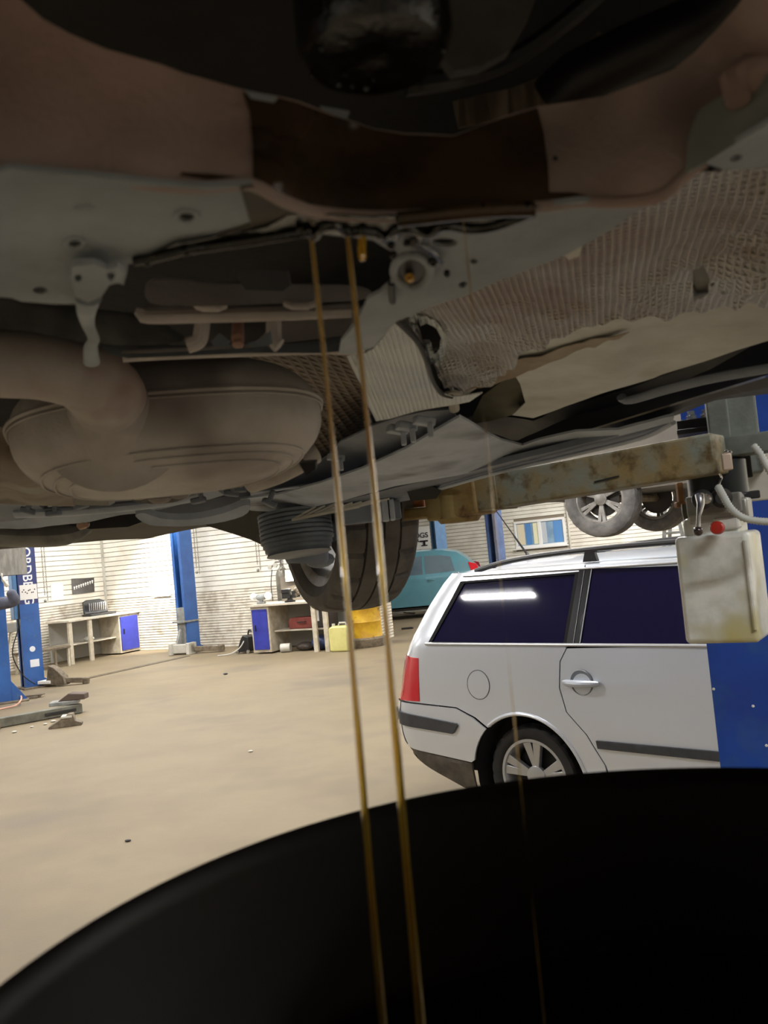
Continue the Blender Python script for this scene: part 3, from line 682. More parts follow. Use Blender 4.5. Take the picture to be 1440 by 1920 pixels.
def wheel(root, c, ax, R=.31, w=.2, rim=.2, style='five', MT=None, MR=None, grooves=4, world=False, sl=.24, nseg=96, every=4, lat=.006):
    u, v, a = basis(ax); B = Matrix((u, v, a)).transposed().to_4x4(); B.translation = Vector(c)
    def put(mb, name, M, par, **k):
        mb.v = [B @ p for p in mb.v]; return mb.build(name, M, par, world=world, **k)
    t = put(tyre_mesh(R, w, rim, nseg, grooves, lat, every), 'wheel', MT or M_tyre, root, ang=30)
    rb = MB().lathe([(rim + .004, .44 * w), (rim - .012, .445 * w), (rim - .018, .38 * w), (rim - .03, .25 * w), (rim - .03, -.36 * w), (rim - .008, -.41 * w), (rim + .004, -.42 * w)], n=48, cap=False)
    put(rb, 'rim', MR or M_alloy, t)
    sp = MB(); k = 5 if style in ('five', 'double') else 6
    for i in range(k):
        base = 2 * math.pi * i / k + math.pi / 2
        for da in ((-sl / 2, sl / 2) if style != 'single' else (0,)):
            a1 = base + da * .55; a2 = base + da
            p0 = Vector((.045 * math.cos(a1), .045 * math.sin(a1), .30 * w)); p1 = Vector((rim * .93 * math.cos(a2), rim * .93 * math.sin(a2), .40 * w))
            d = (p1 - p0).normalized(); s_ = d.cross(Vector((0, 0, 1))).normalized()
            w0, w1, th = .014, (.044 if style == 'double' else .030), .03
            P = [p0 - s_ * w0, p0 + s_ * w0, p1 + s_ * w1 * .6, p1 - s_ * w1 * .6]
            sp.prism(P, (0, 0, -th))
    sp.lathe([(.062, .22 * w), (.062, .33 * w), (.035, .36 * w), (.001, .362 * w)], n=20)
    put(sp, 'spokes', MR or M_alloy, t, bev=.003, recalc=True)
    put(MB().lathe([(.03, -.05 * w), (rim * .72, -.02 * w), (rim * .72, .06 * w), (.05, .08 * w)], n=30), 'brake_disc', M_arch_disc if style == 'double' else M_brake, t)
    return t
def side_curve(px): return px

# ================================================================== SILVER ESTATE CAR
M_silver = mat('silver_paint', (206, 212, 222), .30, .4, coat=.7)
M_glassd = mat('tinted_glass', (13, 12, 44), .03, spec=.3)
M_trim = mat('grey_bump_strip', (58, 60, 64), .6, c2=(48, 50, 54), ns=20)
M_valance = mat('dusty_black_plastic', (62, 58, 52), .8, c2=(88, 80, 68), ns=9)
M_red = mat('red_lens', (196, 30, 44), .12, coat=.6)
M_clear = mat('clear_lens', (226, 206, 190), .15, coat=.6)
M_gloss = mat('gloss_black', (9, 11, 13), .3, spec=.12)
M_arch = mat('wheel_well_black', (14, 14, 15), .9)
dv = Vector((.72, -.694, 0)).normalized()
pc = W(985, 1300, 4.75); pc.z = 0; org = pc - dv * .57
WR = thing('estate_car', org, math.atan2(dv.y, dv.x), 'silver estate car with dark tinted windows parked behind the oil pan', 'car')
WM = ROOTM[WR.name]; WMI = WM.inverted(); WW = 1.74; inw = WM.to_3x3() @ Vector((0, 1, 0))
def tumble(z):
    if z < .35: return .04 * (.35 - z) / .2
    if z < .72: return .012 * ((z - .55) / .2) ** 2
    if z < 1.04: return .009 + .026 * ((z - .72) / .32) ** 1.5
    return .035 + .20 * (z - 1.04) / .43
def carpx(x, y, o=0.):
    q = 0.
    for _ in range(5):
        p = onplane(x, y, org + inw * (q + o), inw); q = tumble((WMI @ p).z)
    p = WMI @ p; return (p.x, p.z)
RP = [(.15, -.33), (.25, -.36), (.32, -.42), (.385, -.48), (.46, -.525), (.62, -.535), (.70, -.52), (.74, -.50), (.955, -.45), (1.25, -.32), (1.40, -.225), (1.47, -.16)]
def interp(T, z):
    if z <= T[0][0]: return T[0][1]
    for (a, b), (c, d) in zip(T[:-1], T[1:]):
        if z <= c: return b + (d - b) * (z - a) / (c - a)
    return T[-1][1]
xr = lambda z: interp(RP, z)
CR = .22
def woff(x, z):
    q = tumble(z); t = xr(z) + CR - x
    if t > 0: q += CR - math.sqrt(max(CR * CR - min(t, CR) ** 2, 0))
    xf = 4.06 - .25 * max(0, z - .6) ; t = x - (xf - .3)
    if t > 0: q += (.3 - math.sqrt(max(.09 - min(t, .3) ** 2, 0))) * .8
    return q
def wpanel(name, outline, M=None, o=0., th=.012, step=.05, holes=(), both=True, par=None, **k):
    par = par or WR
    f1 = lambda x, z, kk: Vector((x, woff(x, z) - o + kk * th, z))
    ob = MB().sheet(outline, f1, step, th, holes).build(name, M or M_silver, par, world=False, **k)
    if both and par is WR:
        f2 = lambda x, z, kk: Vector((x, WW - woff(x, z) + o - kk * th, z))
        MB().sheet(outline, f2, step * 1.6, th, holes).build(name, M or M_silver, par, world=False, recalc=True, **k)
    return ob
belt = 1.05; rooz = 1.455
XC = .12
backedge = lambda z0, z1, n=5: [(xr(z0 + (z1 - z0) * i / n) + XC, z0 + (z1 - z0) * i / n) for i in range(n + 1)]
ARC = (.525, .285); AR = .375
def arc(c, r, a0, a1, n=14): return [(c[0] + r * math.cos(R_(a0 + (a1 - a0) * i / n)), c[1] + r * math.sin(R_(a0 + (a1 - a0) * i / n))) for i in range(n + 1)]
qw = [carpx(*p) for p in ((806, 1207), (868, 1090), (1083, 1072), (1060, 1212))]
dsh = [carpx(*p) for p in ((1062, 1216), (1050, 1240), (1049, 1290), (1062, 1335), (1100, 1378), (1135, 1435))]
print('wagon', qw, dsh)
s0, s1 = dsh[0][0], dsh[-1][0]
# quarter panel
out = backedge(rooz, .69, 8) + [(.06, .675), (.20, .625), (ARC[0] + AR * math.cos(R_(130)), ARC[1] + AR * math.sin(R_(130)))]
out += arc(ARC, AR, 126, 6, 16) + [(ARC[0] + AR + .04, .17), (s1 + .03, .17)] + [(a - .004, b) for a, b in dsh[::-1]] + [(qw[2][0] + .04, rooz)]
hole = [(qw[0][0] + .0, qw[0][1]), (qw[1][0], qw[1][1]), (qw[2][0], qw[2][1]), (qw[3][0], qw[3][1])]
wpanel('quarter_panel', out, holes=(hole,), step=.045)
# arch lip
wl = MB(); la = arc(ARC, AR + .004, 128, 4, 26)
wl.tube([(x, woff(x, z) + .002, z) for x, z in la], .012, 8); wl.build('arch_lip', M_silver, WR, world=False)
# bumper side and trim
bo = [(xr(.40) + XC, .40), (xr(.5) + XC, .5), (xr(.6) + XC, .6), (xr(.68) + XC, .68), (.055, .668), (.185, .62), (ARC[0] + AR * math.cos(R_(132)), ARC[1] + AR * math.sin(R_(132)))] + arc(ARC, AR, 136, 166, 5) + [(.135, .36)]
wpanel('bumper_side', bo, o=.008)
wpanel('valance_side', [(xr(.32) + XC, .32), (xr(.395) + XC, .395), (.13, .352), (.135, .19), (.05, .19)], M_valance, o=.0)
def rear_pts(z, u, o=0.):
    a = tumble(z); x0 = xr(z) - o; ph0 = math.asin(1 - XC / CR)
    def arcp(t): ph = ph0 + (math.pi / 2 - ph0) * t; return (x0 + CR - (CR) * math.sin(ph), a - o * math.cos(ph) + CR - CR * math.cos(ph))
    if u <= .25: return arcp(u / .25)
    if u < .75:
        p = arcp(1); return (p[0] - .02 * math.sin(math.pi * (u - .25) / .5), p[1] + (WW - 2 * p[1]) * (u - .25) / .5)
    p = arcp((1 - u) / .25); return (p[0], WW - p[1])
def rear_skin(name, z0, z1, u0, u1, M, o=0., nz=5, nu=16):
    V = []; F = []
    for i in range(nz + 1):
        z = z0 + (z1 - z0) * i / nz
        for j in range(nu + 1):
            p = rear_pts(z, u0 + (u1 - u0) * j / nu, o); V.append((p[0], p[1], z))
    n1 = nu + 1
    for i in range(nz):
        for j in range(nu): F.append((i * n1 + j, i * n1 + j + 1, (i + 1) * n1 + j + 1, (i + 1) * n1 + j))
    return MB().add(V, F).build(name, M, WR, world=False)
rear_skin('rear_valance', .315, .395, 0, 1, M_valance)
rear_skin('rear_bumper', .395, .685, 0, 1, M_silver, .008, 6, 28)
for u0, u1 in ((0, .22), (.78, 1)):
    rear_skin('tail_light', .69, .965, u0, u1, M_red if u0 == 0 else M_red, .004, 4, 8)
    rear_skin('tail_light_clear', .76, .93, .11 if u0 == 0 else .80, .22 if u0 == 0 else .89, M_clear, .007, 3, 6)
wpanel('tail_light_side', [(xr(.69) + XC, .692), (xr(.96) + XC, .962), (-.225, .958), (-.232, .695)], M_red, o=.004, th=.004)
rear_skin('tailgate', .69, 1.0, .225, .775, M_silver, .0, 4, 10)
rear_skin('rear_pillar', .965, 1.455, 0, .24, M_silver, 0, 8, 8); rear_skin('rear_pillar', .965, 1.455, .76, 1, M_silver, 0, 8, 8)
rear_skin('rear_window', 1.0, 1.42, .24, .76, M_glassd, -.004, 5, 10)
rear_skin('bumper_trim', .545, .625, .0, 1., M_trim, .022, 3, 28)
bt = [carpx(*p) for p in ((861, 1356), (855, 1375))]
wpanel('bumper_trim_side', [(xr(.6) + XC - .01, .545), (xr(.6) + XC - .01, .625), (bt[0][0] - .01, bt[0][1]), (bt[0][0], bt[0][1] - .01), (bt[1][0], bt[1][1] + .008), (bt[1][0] - .012, bt[1][1])], M_trim, o=.022, th=.014)
# roof
RF = [(-.16, 1.46), (-.08, 1.478), (.05, 1.488), (.4, 1.495), (1.0, 1.503), (1.8, 1.498), (2.3, 1.47), (2.62, 1.42)]
def loft_top(name, prof, M, crown=.03, zedge=None, nu=10, o=0., inset=0.):
    V = []; F = []
    for (x, z) in prof:
        e = min(woff(x, min(z, rooz)), .6) + inset; zz = zedge if zedge is not None else None
        for j in range(nu + 1):
            t = -1 + 2 * j / nu; y = e + (WW - 2 * e) * j / nu
            base = z - crown * t * t - .018 * abs(t) ** 8
            V.append((x, y, base + o))
    n1 = nu + 1
    for i in range(len(prof) - 1):
        for j in range(nu): F.append((i * n1 + j, (i + 1) * n1 + j, (i + 1) * n1 + j + 1, i * n1 + j + 1))
    return MB().add(V, F).build(name, M, WR, world=False)
RF2 = [(x, interp([(a, b) for a, b in RF], x)) for x in [-.16 + 2.78 * i / 24 for i in range(25)]]
loft_top('roof', RF2, M_silver, nu=18)
# roof edge strip over the doors, black surrounds, glass
wpanel('roof_side', [(qw[2][0] + .044, 1.432), (2.45, 1.40), (2.6, 1.38), (2.6, 1.40), (2.35, rooz), (qw[2][0] + .046, rooz)])
dw = [carpx(*p) for p in ((1088, 1216), (1110, 1070))]
g1 = dw[0][0]; g1t = dw[1][0]
wpanel('quarter_window', [(qw[0][0] - .004, qw[0][1] - .004), (qw[1][0] - .004, qw[1][1] + .004), (qw[2][0] + .004, qw[2][1] + .004), (qw[3][0] + .004, qw[3][1] - .004)], M_glassd, o=-.006, th=.004, step=.12)
M_seal = mat('seal_black', (12, 12, 13), .6, spec=.15)
wpanel('window_seal', [(a - .018 * sx, b + .0 * sx) for (a, b), sx in zip(qw, (1, 1, -.5, -.5))], M_seal, o=.002, th=.006, step=.1, holes=([(a + .014 * sx, b + .012 * sz) for (a, b), sx, sz in zip(qw, (1, 1, -1, -1), (1, -1, -1, 1))],))
wpanel('door_pillar', [(qw[3][0] + .006, belt), (qw[2][0] + .01, 1.43), (g1t, 1.43), (g1, belt)], M_gloss, o=.003, th=.01)
wpanel('rear_door_window', [(g1 + .004, belt), (g1t + .004, 1.43), (1.60, 1.43), (1.72, belt)], M_glassd, o=-.002, th=.004, step=.12)
MB().tube([(g1 + .0, woff(g1, belt) - .006, belt), (g1t - .0, woff(g1t, 1.43) - .006, 1.43)], .003, 6).tube([(qw[3][0] + .05, woff(g1, belt) - .006, belt), (qw[2][0] + .045, woff(g1t, 1.43) - .006, 1.43)], .0015, 6).build('pillar_trim', M_alloy, WR, world=False)
wpanel('center_pillar', [(1.72, belt), (1.60, 1.43), (1.70, 1.43), (1.83, belt)], M_gloss, o=.003, th=.01)
wpanel('front_door_window', [(1.835, belt), (1.705, 1.43), (2.40, 1.38), (2.80, 1.12), (2.85, belt)], M_glassd, o=-.002, th=.004, step=.12)
# doors
rd = [(a + .004, b) for a, b in dsh] + [(s1 + .034, .30), (1.83, .28), (1.83, belt)]
wpanel('rear_door', rd[:1] + rd[1:], step=.05)
wpanel('front_door', [(1.838, belt), (1.838, .28), (2.80, .28), (2.86, .6), (2.86, belt)])
FA = (3.24, .30)
fo = [(2.868, belt)] + [(2.868, .28), (FA[0] - AR - .02, .2)] + arc(FA, AR, 180, 0, 14) + [(3.93, .62), (3.90, .78), (3.55, .93), (3.0, 1.0)]
wpanel('front_fender', fo)
wpanel('front_bumper_side', [(3.64, .25), (3.64, .45), (3.61, .60), (3.93, .60), (3.96, .40), (3.9, .25)])
wpanel('side_sill', [(ARC[0] + AR + .05, .165), (ARC[0] + AR + .12, .29), (2.80, .272), (2.80, .165)], M_silver, o=-.02)
# belt mouldings
mt_ = MB(); mt_.tube([(x, woff(x, belt - .008) - .006, belt - .004) for x in [qw[0][0] - .03 + (2.85 - qw[0][0]) * i / 30 for i in range(31)]], .009, 8); mt_.build('belt_moulding', M_alloy, WR, world=False)
mt_ = MB(); mt_.tube([(x, woff(x, 1.437) - .006, 1.437 if x < 2.3 else 1.437 - (x - 2.3) * .25) for x in [qw[1][0] + (2.5 - qw[1][0]) * i / 30 for i in range(31)]], .006, 8); mt_.build('drip_moulding', M_alloy, WR, world=False)
mz = carpx(1122, 1395); mo = [(mz[0], mz[1] - .022), (mz[0] - .006, mz[1] + .018), (1.82, mz[1] + .022), (1.82, mz[1] - .024)]
wpanel('door_moulding', mo, M_trim, o=.014, th=.014)
wpanel('door_moulding', [(1.85, mz[1] - .024), (1.85, mz[1] + .022), (2.85, mz[1] + .022), (2.85, mz[1] - .024)], M_trim, o=.014, th=.014)
# fuel flap
fc = carpx(897, 1284); fr = .082
gpz = MB(); gpz.tube([(fc[0] + fr * math.cos(t), woff(fc[0], fc[1] + fr * math.sin(t)) - .0005, fc[1] + fr * math.sin(t) * 1.02) for t in [2 * math.pi * i / 28 for i in range(29)]], .0018, 5, cap=False)
gpz.build('flap_gap', M_dark, WR, world=False)
wpanel('fuel_flap', ell(fc[0], fc[1], fr - .003, fr - .002, 24), o=.0025, th=.004, both=False)
# handle
M_handle = mat('satin_silver_paint', (176, 182, 192), .42, .3)
hc = carpx(1091, 1280)
hh = MB(); L_ = .105
hh.tube([(hc[0] + L_ * t, woff(hc[0], hc[1]) - .012 - .028 * (1 - t * t), hc[1] + .0) for t in [-1, -.85, -.6, -.2, .2, .6, .85, 1]], [.012, .016, .018, .019, .019, .018, .016, .012], 10)
hh.build('door_handle', M_handle, WR, world=False)
hcup = MB().lathe([(.068, 0), (.066, -.004), (.056, .003), (.03, .014), (.001, .018)], (hc[0], woff(hc[0], hc[1]) - .003, hc[1]), (0, 1, 0), 26, cap=False)
hcup.build('handle_recess', mat('handle_recess_silver', (128, 132, 138), .4, .4), WR, world=False, recalc=True)
hh = MB(); hx = 2.0
hh.tube([(hx + L_ * t, woff(hx, hc[1]) - .012 - .028 * (1 - t * t), hc[1]) for t in [-1, -.6, -.2, .2, .6, 1]], .017, 10); hh.build('door_handle', M_silver, WR, world=False)
# roof rails
def railp(y, s_): return y if s_ > 0 else WW - y
for s_ in (1, -1):
    e = .27; pts = [(.10, e, 1.46), (.22, e, 1.485), (.38, e, 1.508), (.62, e, 1.526), (1.0, e, 1.538), (1.6, e, 1.538), (2.0, e, 1.53), (2.2, e, 1.51), (2.32, e, 1.485)]
    rl_ = MB().tube([(a, railp(b, s_), c) for a, b, c in [tuple(p) for p in smooth_line(pts, 5)]], .016, 8, flat=1.)
    for xx in (.20, .90, 1.65, 2.26): rl_.prism([(xx - .04, railp(e - .012, s_), 1.47), (xx + .05, railp(e - .012, s_), 1.47), (xx + .035, railp(e - .012, s_), 1.53 if .5 < xx < 2 else 1.485), (xx - .02, railp(e - .012, s_), 1.53 if .5 < xx < 2 else 1.485)], (0, .024, 0))
    rl_.build('roof_rail', M_blackp, WR, world=False, recalc=True)
# antenna at the roof's rear centre
at = WMI @ onplane(985, 1036, org + inw * .87, inw)
MB().tube([(.10, .87, 1.48), (.07, .87, 1.53)], [.022, .010], 10).tube([(.07, .87, 1.53), (-.02, .87, 1.66)], [.008, .006], 8).tube([(-.02, .87, 1.66), (-.2, .87, 1.92)], [.004, .003], 6).build('antenna', M_blackp, WR, world=False)
# liners
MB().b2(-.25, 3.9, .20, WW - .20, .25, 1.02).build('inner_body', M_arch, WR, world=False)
for cx_ in (ARC[0], FA[0]):
    for y0, y1 in ((.03, .32), (WW - .32, WW - .03)):
        V = []; F = []; A = arc((cx_, .30), AR - .003, 200, -20, 20)
        for (x, z) in A: V += [(x, y0, z), (x, y1, z)]
        F = [(2 * i, 2 * i + 2, 2 * i + 3, 2 * i + 1) for i in range(20)]
        MB().add(V, F).build('wheel_well', M_arch, WR, world=False)
        yi = y1 if y1 < 1 else y0
        MB().prism([(x, yi, z) for x, z in A], (0, .004, 0)).build('wheel_well_back', M_arch, WR, world=False)
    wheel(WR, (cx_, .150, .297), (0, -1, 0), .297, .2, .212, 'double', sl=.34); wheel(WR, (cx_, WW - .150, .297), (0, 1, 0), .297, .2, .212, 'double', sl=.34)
# nose, bonnet, windscreen
def front_skin(name, z0, z1, M, x0, o=0.):
    V = []; F = []; nz = 5; nu = 24
    for i in range(nz + 1):
        z = z0 + (z1 - z0) * i / nz
        for j in range(nu + 1):
            y = .06 + (WW - .12) * j / nu; t = abs(y - WW / 2) / (WW / 2 - .06); x = x0 - .22 * t ** 4 - .25 * max(0, z - .62) + o; V.append((x, y, z))
    for i in range(nz):
        for j in range(nu): a = i * (nu + 1) + j; F.append((a, a + nu + 1, a + nu + 2, a + 1))
    MB().add(V, F).build(name, M, WR, world=False)
front_skin('front_bumper', .22, .58, M_silver, 4.10); front_skin('grille_panel', .585, .80, M_trim, 4.06)
loft_top('bonnet', [(3.0, 1.00), (3.2, .985), (3.5, .94), (3.8, .87), (3.98, .81)], M_silver, crown=.05)
loft_top('windscreen', [(2.60, 1.425), (2.8, 1.29), (3.02, 1.0)], M_glassd, crown=.05)
for y0 in (.16, WW - .46): MB().prism([(3.99, y0, .62), (3.99, y0 + .3, .62), (3.93, y0 + .3, .77), (3.93, y0, .77)], (.05, 0, 0)).build('headlight', M_clear, WR, world=False, bev=.008)

# ================================================================== SIMPLE CARS (hatchback, lifted off-road car, lifted car at far left)
def simple_car(name, loc, rz, lab, L, Wd, up, wl, belt, roof, tum, wins, paint, wx, wr, wcl, z0=.2, tail=None, handles=(), rimstyle='single', rimM=None, cat='car', rimf=.62):
    """local x from rear (0) to front (L), near side at y=0, far side at y=Wd; up = upper silhouette points rear to front"""
    r = thing(name, loc, rz, lab, cat)
    tb = lambda z: tum * max(0, (z - belt) / (roof - belt)) + .015 * abs(z - .6)
    def arches(z):
        o = []
        for cx_ in wx: o += arc((cx_, wcl), wr + .06, 180, 0, 12)
        return o
    outl = [(up[0][0], z0)] + arches(0) + [(up[-1][0], z0)] + list(reversed(up))
    outl = [(x, max(z, z0)) for x, z in outl]
    for s_ in (0, 1):
        fm = lambda x, z, k, s_=s_: Vector((x, (tb(z) + k * .01) if not s_ else Wd - tb(z) - k * .01, z))
        MB().sheet(outl, fm, .14, .01).build('body_side', paint, r, world=False, recalc=bool(s_))
        for wnd in wins: MB().sheet(wnd, lambda x, z, k: fm(x, z, 0) + Vector((0, (-.004 + k * .003) * (-1 if s_ else 1), 0)), .2, .003).build('side_window', M_hglass, r, world=False, recalc=bool(s_))
        for cx_ in wx: wheel(r, (cx_, .12 if not s_ else Wd - .12, wcl), (0, -1 if not s_ else 1, 0), wr, .21, wr * rimf, rimstyle, MT=M_tyred if rimstyle == 'six' else M_tyre, MR=rimM or M_alloy)
        for (hx, hz) in handles: MB().tube([(hx - .08, fm(0, hz, 0).y, hz), (hx - .04, fm(0, hz, 0).y + (.03 if s_ else -.03), hz), (hx + .04, fm(0, hz, 0).y + (.03 if s_ else -.03), hz), (hx + .08, fm(0, hz, 0).y, hz)], .012, 6).build('door_handle', paint, r, world=False)
    V = []; F = []; nu = 8
    U = [(up[0][0], z0)] + list(up) + [(up[-1][0], z0)]
    for (x, z) in U:
        e = tb(z)
        for j in range(nu + 1): t = -1 + 2 * j / nu; V.append((x, e + (Wd - 2 * e) * j / nu, z + .04 * (1 - t * t) * (z > belt)))
    for i in range(len(U) - 1):
        for j in range(nu): a = i * (nu + 1) + j; F.append((a, a + 1, a + nu + 2, a + nu + 1))
    MB().add(V, F).build('body_shell', paint, r, world=False)
    MB().b2(.15, L - .15, .06, Wd - .06, z0, z0 + .06).build('underbody', M_dark, r, world=False, bev=.01)
    for cx_ in wx:
        MB().tube([(cx_, .15, wcl), (cx_, Wd - .15, wcl)], .04, 10).ball((cx_, Wd / 2, wcl), .12, 10).build('axle', M_dirty, r, world=False)
        for s_ in (.2, Wd - .2): MB().tube([(cx_ - .1, s_, wcl + .02), (cx_ - .5, s_, wcl + .12)], .03, 8).tube([(cx_, s_, wcl), (cx_, s_, wcl + .4)], .035, 10).build('suspension_arm', M_dirty, r, world=False)
    if tail:
        for s_ in (0, 1):
            MB().sheet(tail, lambda x, z, k: Vector((x, (tb(z) - .012 + k * .01) if not s_ else Wd - tb(z) + .012 - k * .01, z)), .1, .01).build('tail_light', M_red, r, world=False, recalc=bool(s_))
    return r
M_hglass = mat('car_window_glass', (96, 116, 128), .1, c2=(70, 88, 104), ns=1.2, spec=.8)
M_teal = mat('teal_paint', (92, 150, 168), .3, .2, coat=.6, c2=(86, 142, 160), ns=2, c3=(130, 140, 140), ns3=.7, lo3=.62, hi3=.8)
# hatchback: faces left; rear near x=910
hb = onz(905, 1145, 0); hb = W(908, 1080, 21.5); hb.z = 0
hup = [(.0, .45), (.0, .80), (.06, 1.0), (.32, 1.30), (.55, 1.47), (.9, 1.55), (1.6, 1.57), (2.2, 1.50), (2.95, 1.02), (3.1, .98), (3.7, .80), (3.78, .45)]
hw = [[(.62, 1.04), (.70, 1.38), (.98, 1.44), (1.32, 1.45), (1.32, 1.02)], [(1.38, 1.02), (1.38, 1.45), (2.05, 1.42), (2.65, 1.03)]]
vdir = R_(180 - 8)
hatch = simple_car('hatchback_car', hb, vdir, 'teal hatchback parked in the bay beyond the wall end', 3.78, 1.6, hup, None, 1.0, 1.57, .2, hw, M_teal, (.62, 3.05), .29, .29, handles=((1.2, .88), (2.15, .86)), tail=[(.04, .95), (.10, 1.16), (.30, 1.22), (.24, 1.0)])
for s_ in ():
    pass
# lifted off-road car
M_beige = mat('beige_grey_paint', (106, 100, 90), .5, .1, c2=(96, 90, 82), ns=2)
ws = W(1123, 936, 8.2); dsu = Vector((.80, -.6, 0)).normalized()
sup = [(.0, .55), (-.02, .9), (.05, 1.1), (.25, 1.7), (.5, 1.8), (2.0, 1.84), (2.7, 1.78), (3.3, 1.15), (4.3, 1.0), (4.4, .55)]
sw = [[(.35, 1.18), (.45, 1.62), (1.0, 1.66), (1.0, 1.16)], [(1.1, 1.16), (1.1, 1.66), (1.9, 1.68), (1.9, 1.15)], [(2.0, 1.15), (2.0, 1.68), (2.6, 1.64), (3.05, 1.15)]]
so = ws - dsu * .78; so.z = ws.z - .37
inn = Vector((-dsu.y, dsu.x, 0)); so = so - inn * .02
suv = simple_car('offroad_car', so, math.atan2(dsu.y, dsu.x), 'beige-grey off-road car raised on a lift behind the silver estate', 4.4, 1.75, sup, None, 1.1, 1.84, .18, sw, M_beige, (.78, 3.5), .37, .37, z0=.42, rimstyle='six', rimM=M_alloyd, cat='car', rimf=.64)
sc_ = so + dsu * 2.3 - inn * .45; col5 = column((sc_.x, sc_.y, 0), math.atan2(dsu.y, dsu.x) + R_(90), lab='blue lift post carrying the raised off-road car, hidden by the jug')
SAM = Matrix.Translation(sc_ + inn * .2 + Vector((0, 0, so.z + .2))) @ Matrix.Rotation(math.atan2(dsu.y, dsu.x), 4, 'Z')
for s_ in (-1, 1):
    mb = MB().beam((0, 0, .05), (s_ * 1.0, .55, .05), .1, .1).lathe([(.06, .1), (.06, .21)], (s_ * 1.0, .55, 0), n=14); mb.v = [SAM @ p for p in mb.v]; mb.build('lift_arm', M_dirty, col5, bev=.006)
# lifted grey car at the far left edge
gl = W(50, 1055, 13.3); gl.z = 1.66 + (1098 - 1078) * 12.9 / 1600 - .25
M_ggrey = mat('grey_dusty_paint', (118, 116, 108), .6, c2=(84, 82, 76), ns=4, bump=.01, bs=6)
gcar = simple_car('lifted_sedan', gl, R_(185), 'dusty grey lifted car at the left edge above the mechanic', 4.2, 1.65, [(.0, .45), (0, .85), (.2, 1.0), (.7, 1.05), (1.1, 1.35), (2.2, 1.4), (3.0, 1.0), (4.1, .8), (4.2, .45)], None, 1.0, 1.4, .18, [[(1.0, 1.04), (1.2, 1.3), (2.4, 1.34), (2.8, 1.04)]], M_ggrey, (.75, 3.3), .31, .22, z0=.25)

# ---- far bay posts, sign board, trestle
M_pale = (mat('pale_blue_paint', (104, 146, 190), .5, c2=(88, 130, 178), ns=3), mat('dull_blue_paint', (74, 96, 140), .5, c2=(60, 78, 118), ns=3))
for i, (x, yb, D, lab) in enumerate(((835, 1135, 23.0, 'pale blue lift post behind the teal hatchback'), (938, 1100, 20.5, 'dark and light blue lift post right of the teal hatchback'))):
    p = W(x, yb, D); bk = M_blue; M_blue = M_pale[i]; column((p.x, p.y, 0), (R_(25), R_(50))[i], lab=lab, wd=.32, dp=.28); M_blue = bk
p = W(940, 1100, 20.35); o = None
sg = W(786, 1010, 24.0); sgt = thing('sign_board', (sg.x, sg.y, sg.z - .55), ROOM_RZ * .3, 'white board with a black gear emblem above the teal hatchback', 'sign')
MB().b2(-.28, .30, 0, .03, 0, .62).build('board_panel', M_white, sgt, world=False, bev=.004)
mb = MB(); mb.tube([(-.12 + .13 * math.cos(t), -.006, .38 + .13 * math.sin(t)) for t in [R_(40) + R_(280) * i / 20 for i in range(21)]], .014, 6)
for i in range(7):
    t = R_(60 + i * 40); mb.box((-.12 + .165 * math.cos(t), -.006, .38 + .165 * math.sin(t)), (.05, .012, .035), rotm(0, -t, 0))
mb.b2(.0, .24, -.012, 0, .2, .24).b2(.1, .16, -.012, 0, .1, .22).b2(.04, .22, -.012, 0, .08, .11)
mb.build('gear_emblem', M_dark, sgt, world=False, recalc=True)
text_mesh('OGS', .2, .002, M_dark, 'emblem_letters', sgt, Matrix.Translation((.06, -.008, .38)) @ Matrix.Rotation(R_(90), 4, 'X'), world=False)
MB().b2(-.02, .02, .03, .06, -1.0, .6).build('board_stand', M_grey, sgt, world=False)
sgt.location.z = max(sg.z - .3, 1.0); 
for n_ in (): pass
ft = thing('floor_frame', W(757, 1142, 19.5) * 1.0, 0, 'white folded steel frame lying beyond the wall end', 'frame'); fp = onz(757, 1152, 0); ft.location = fp; ROOTM[ft.name] = Matrix.Translation(fp)
MB().beam((-.3, 0, .05), (.9, .3, .05), .05, .05).beam((-.2, .3, .06), (.3, -.2, .02), .05, .04).beam((.3, 0, .1), (1.2, .1, .1), .04, .04).build('frame_bars', M_lgrey, ft, world=False)
tr = thing('trestle', W(1262, 1000, 12.0).xy.to_3d(), ROOM_RZ, 'grey steel trestle beyond the roof of the silver estate', 'trestle')
for y_ in (0, .5):
    for s_ in (-1, 1): MB().beam((s_ * .32, y_, 0), (s_ * .06, y_, 1.95), .05, .03, (0, 1, 0)).build('leg', M_grey, tr, world=False)
for z_ in (.5, 1.0, 1.5, 1.9): MB().b2(-.3 + z_ * .12, .3 - z_ * .12, -.01, .51, z_, z_ + .03).build('step', M_grey, tr, world=False, bev=.004)

# ================================================================== MECHANIC at the left edge (mostly outside the frame)
def skin_fig(name, verts, edges, M, parent, root_i=0, sub=2):
    me = bpy.data.meshes.new(name); inv = frame_of(parent).inverted()
    me.from_pydata([tuple(inv @ Vector(v[0])) for v in verts], edges, [])
    o = bpy.data.objects.new(name, me); COL.objects.link(o); o.parent = parent; me.materials.append(M)
    bpy.context.view_layer.objects.active = o
    md = o.modifiers.new('skin', 'SKIN'); md.use_smooth_shade = True
    sl = me.skin_vertices[0].data if me.skin_vertices else None
    if sl is None:
        bpy.context.view_layer.update(); sl = me.skin_vertices[0].data
    for i, v in enumerate(verts): sl[i].radius = (v[1], v[1] if len(v) < 3 else v[2]); sl[i].use_root = (i == root_i)
    s_ = o.modifiers.new('subdivision', 'SUBSURF'); s_.levels = sub; s_.render_levels = sub
    return o
el = W(30, 1128, 11.1); hd = W(12, 1096, 11.0)
bx0 = W(-62, 1150, 11.4).x; by0 = 11.4
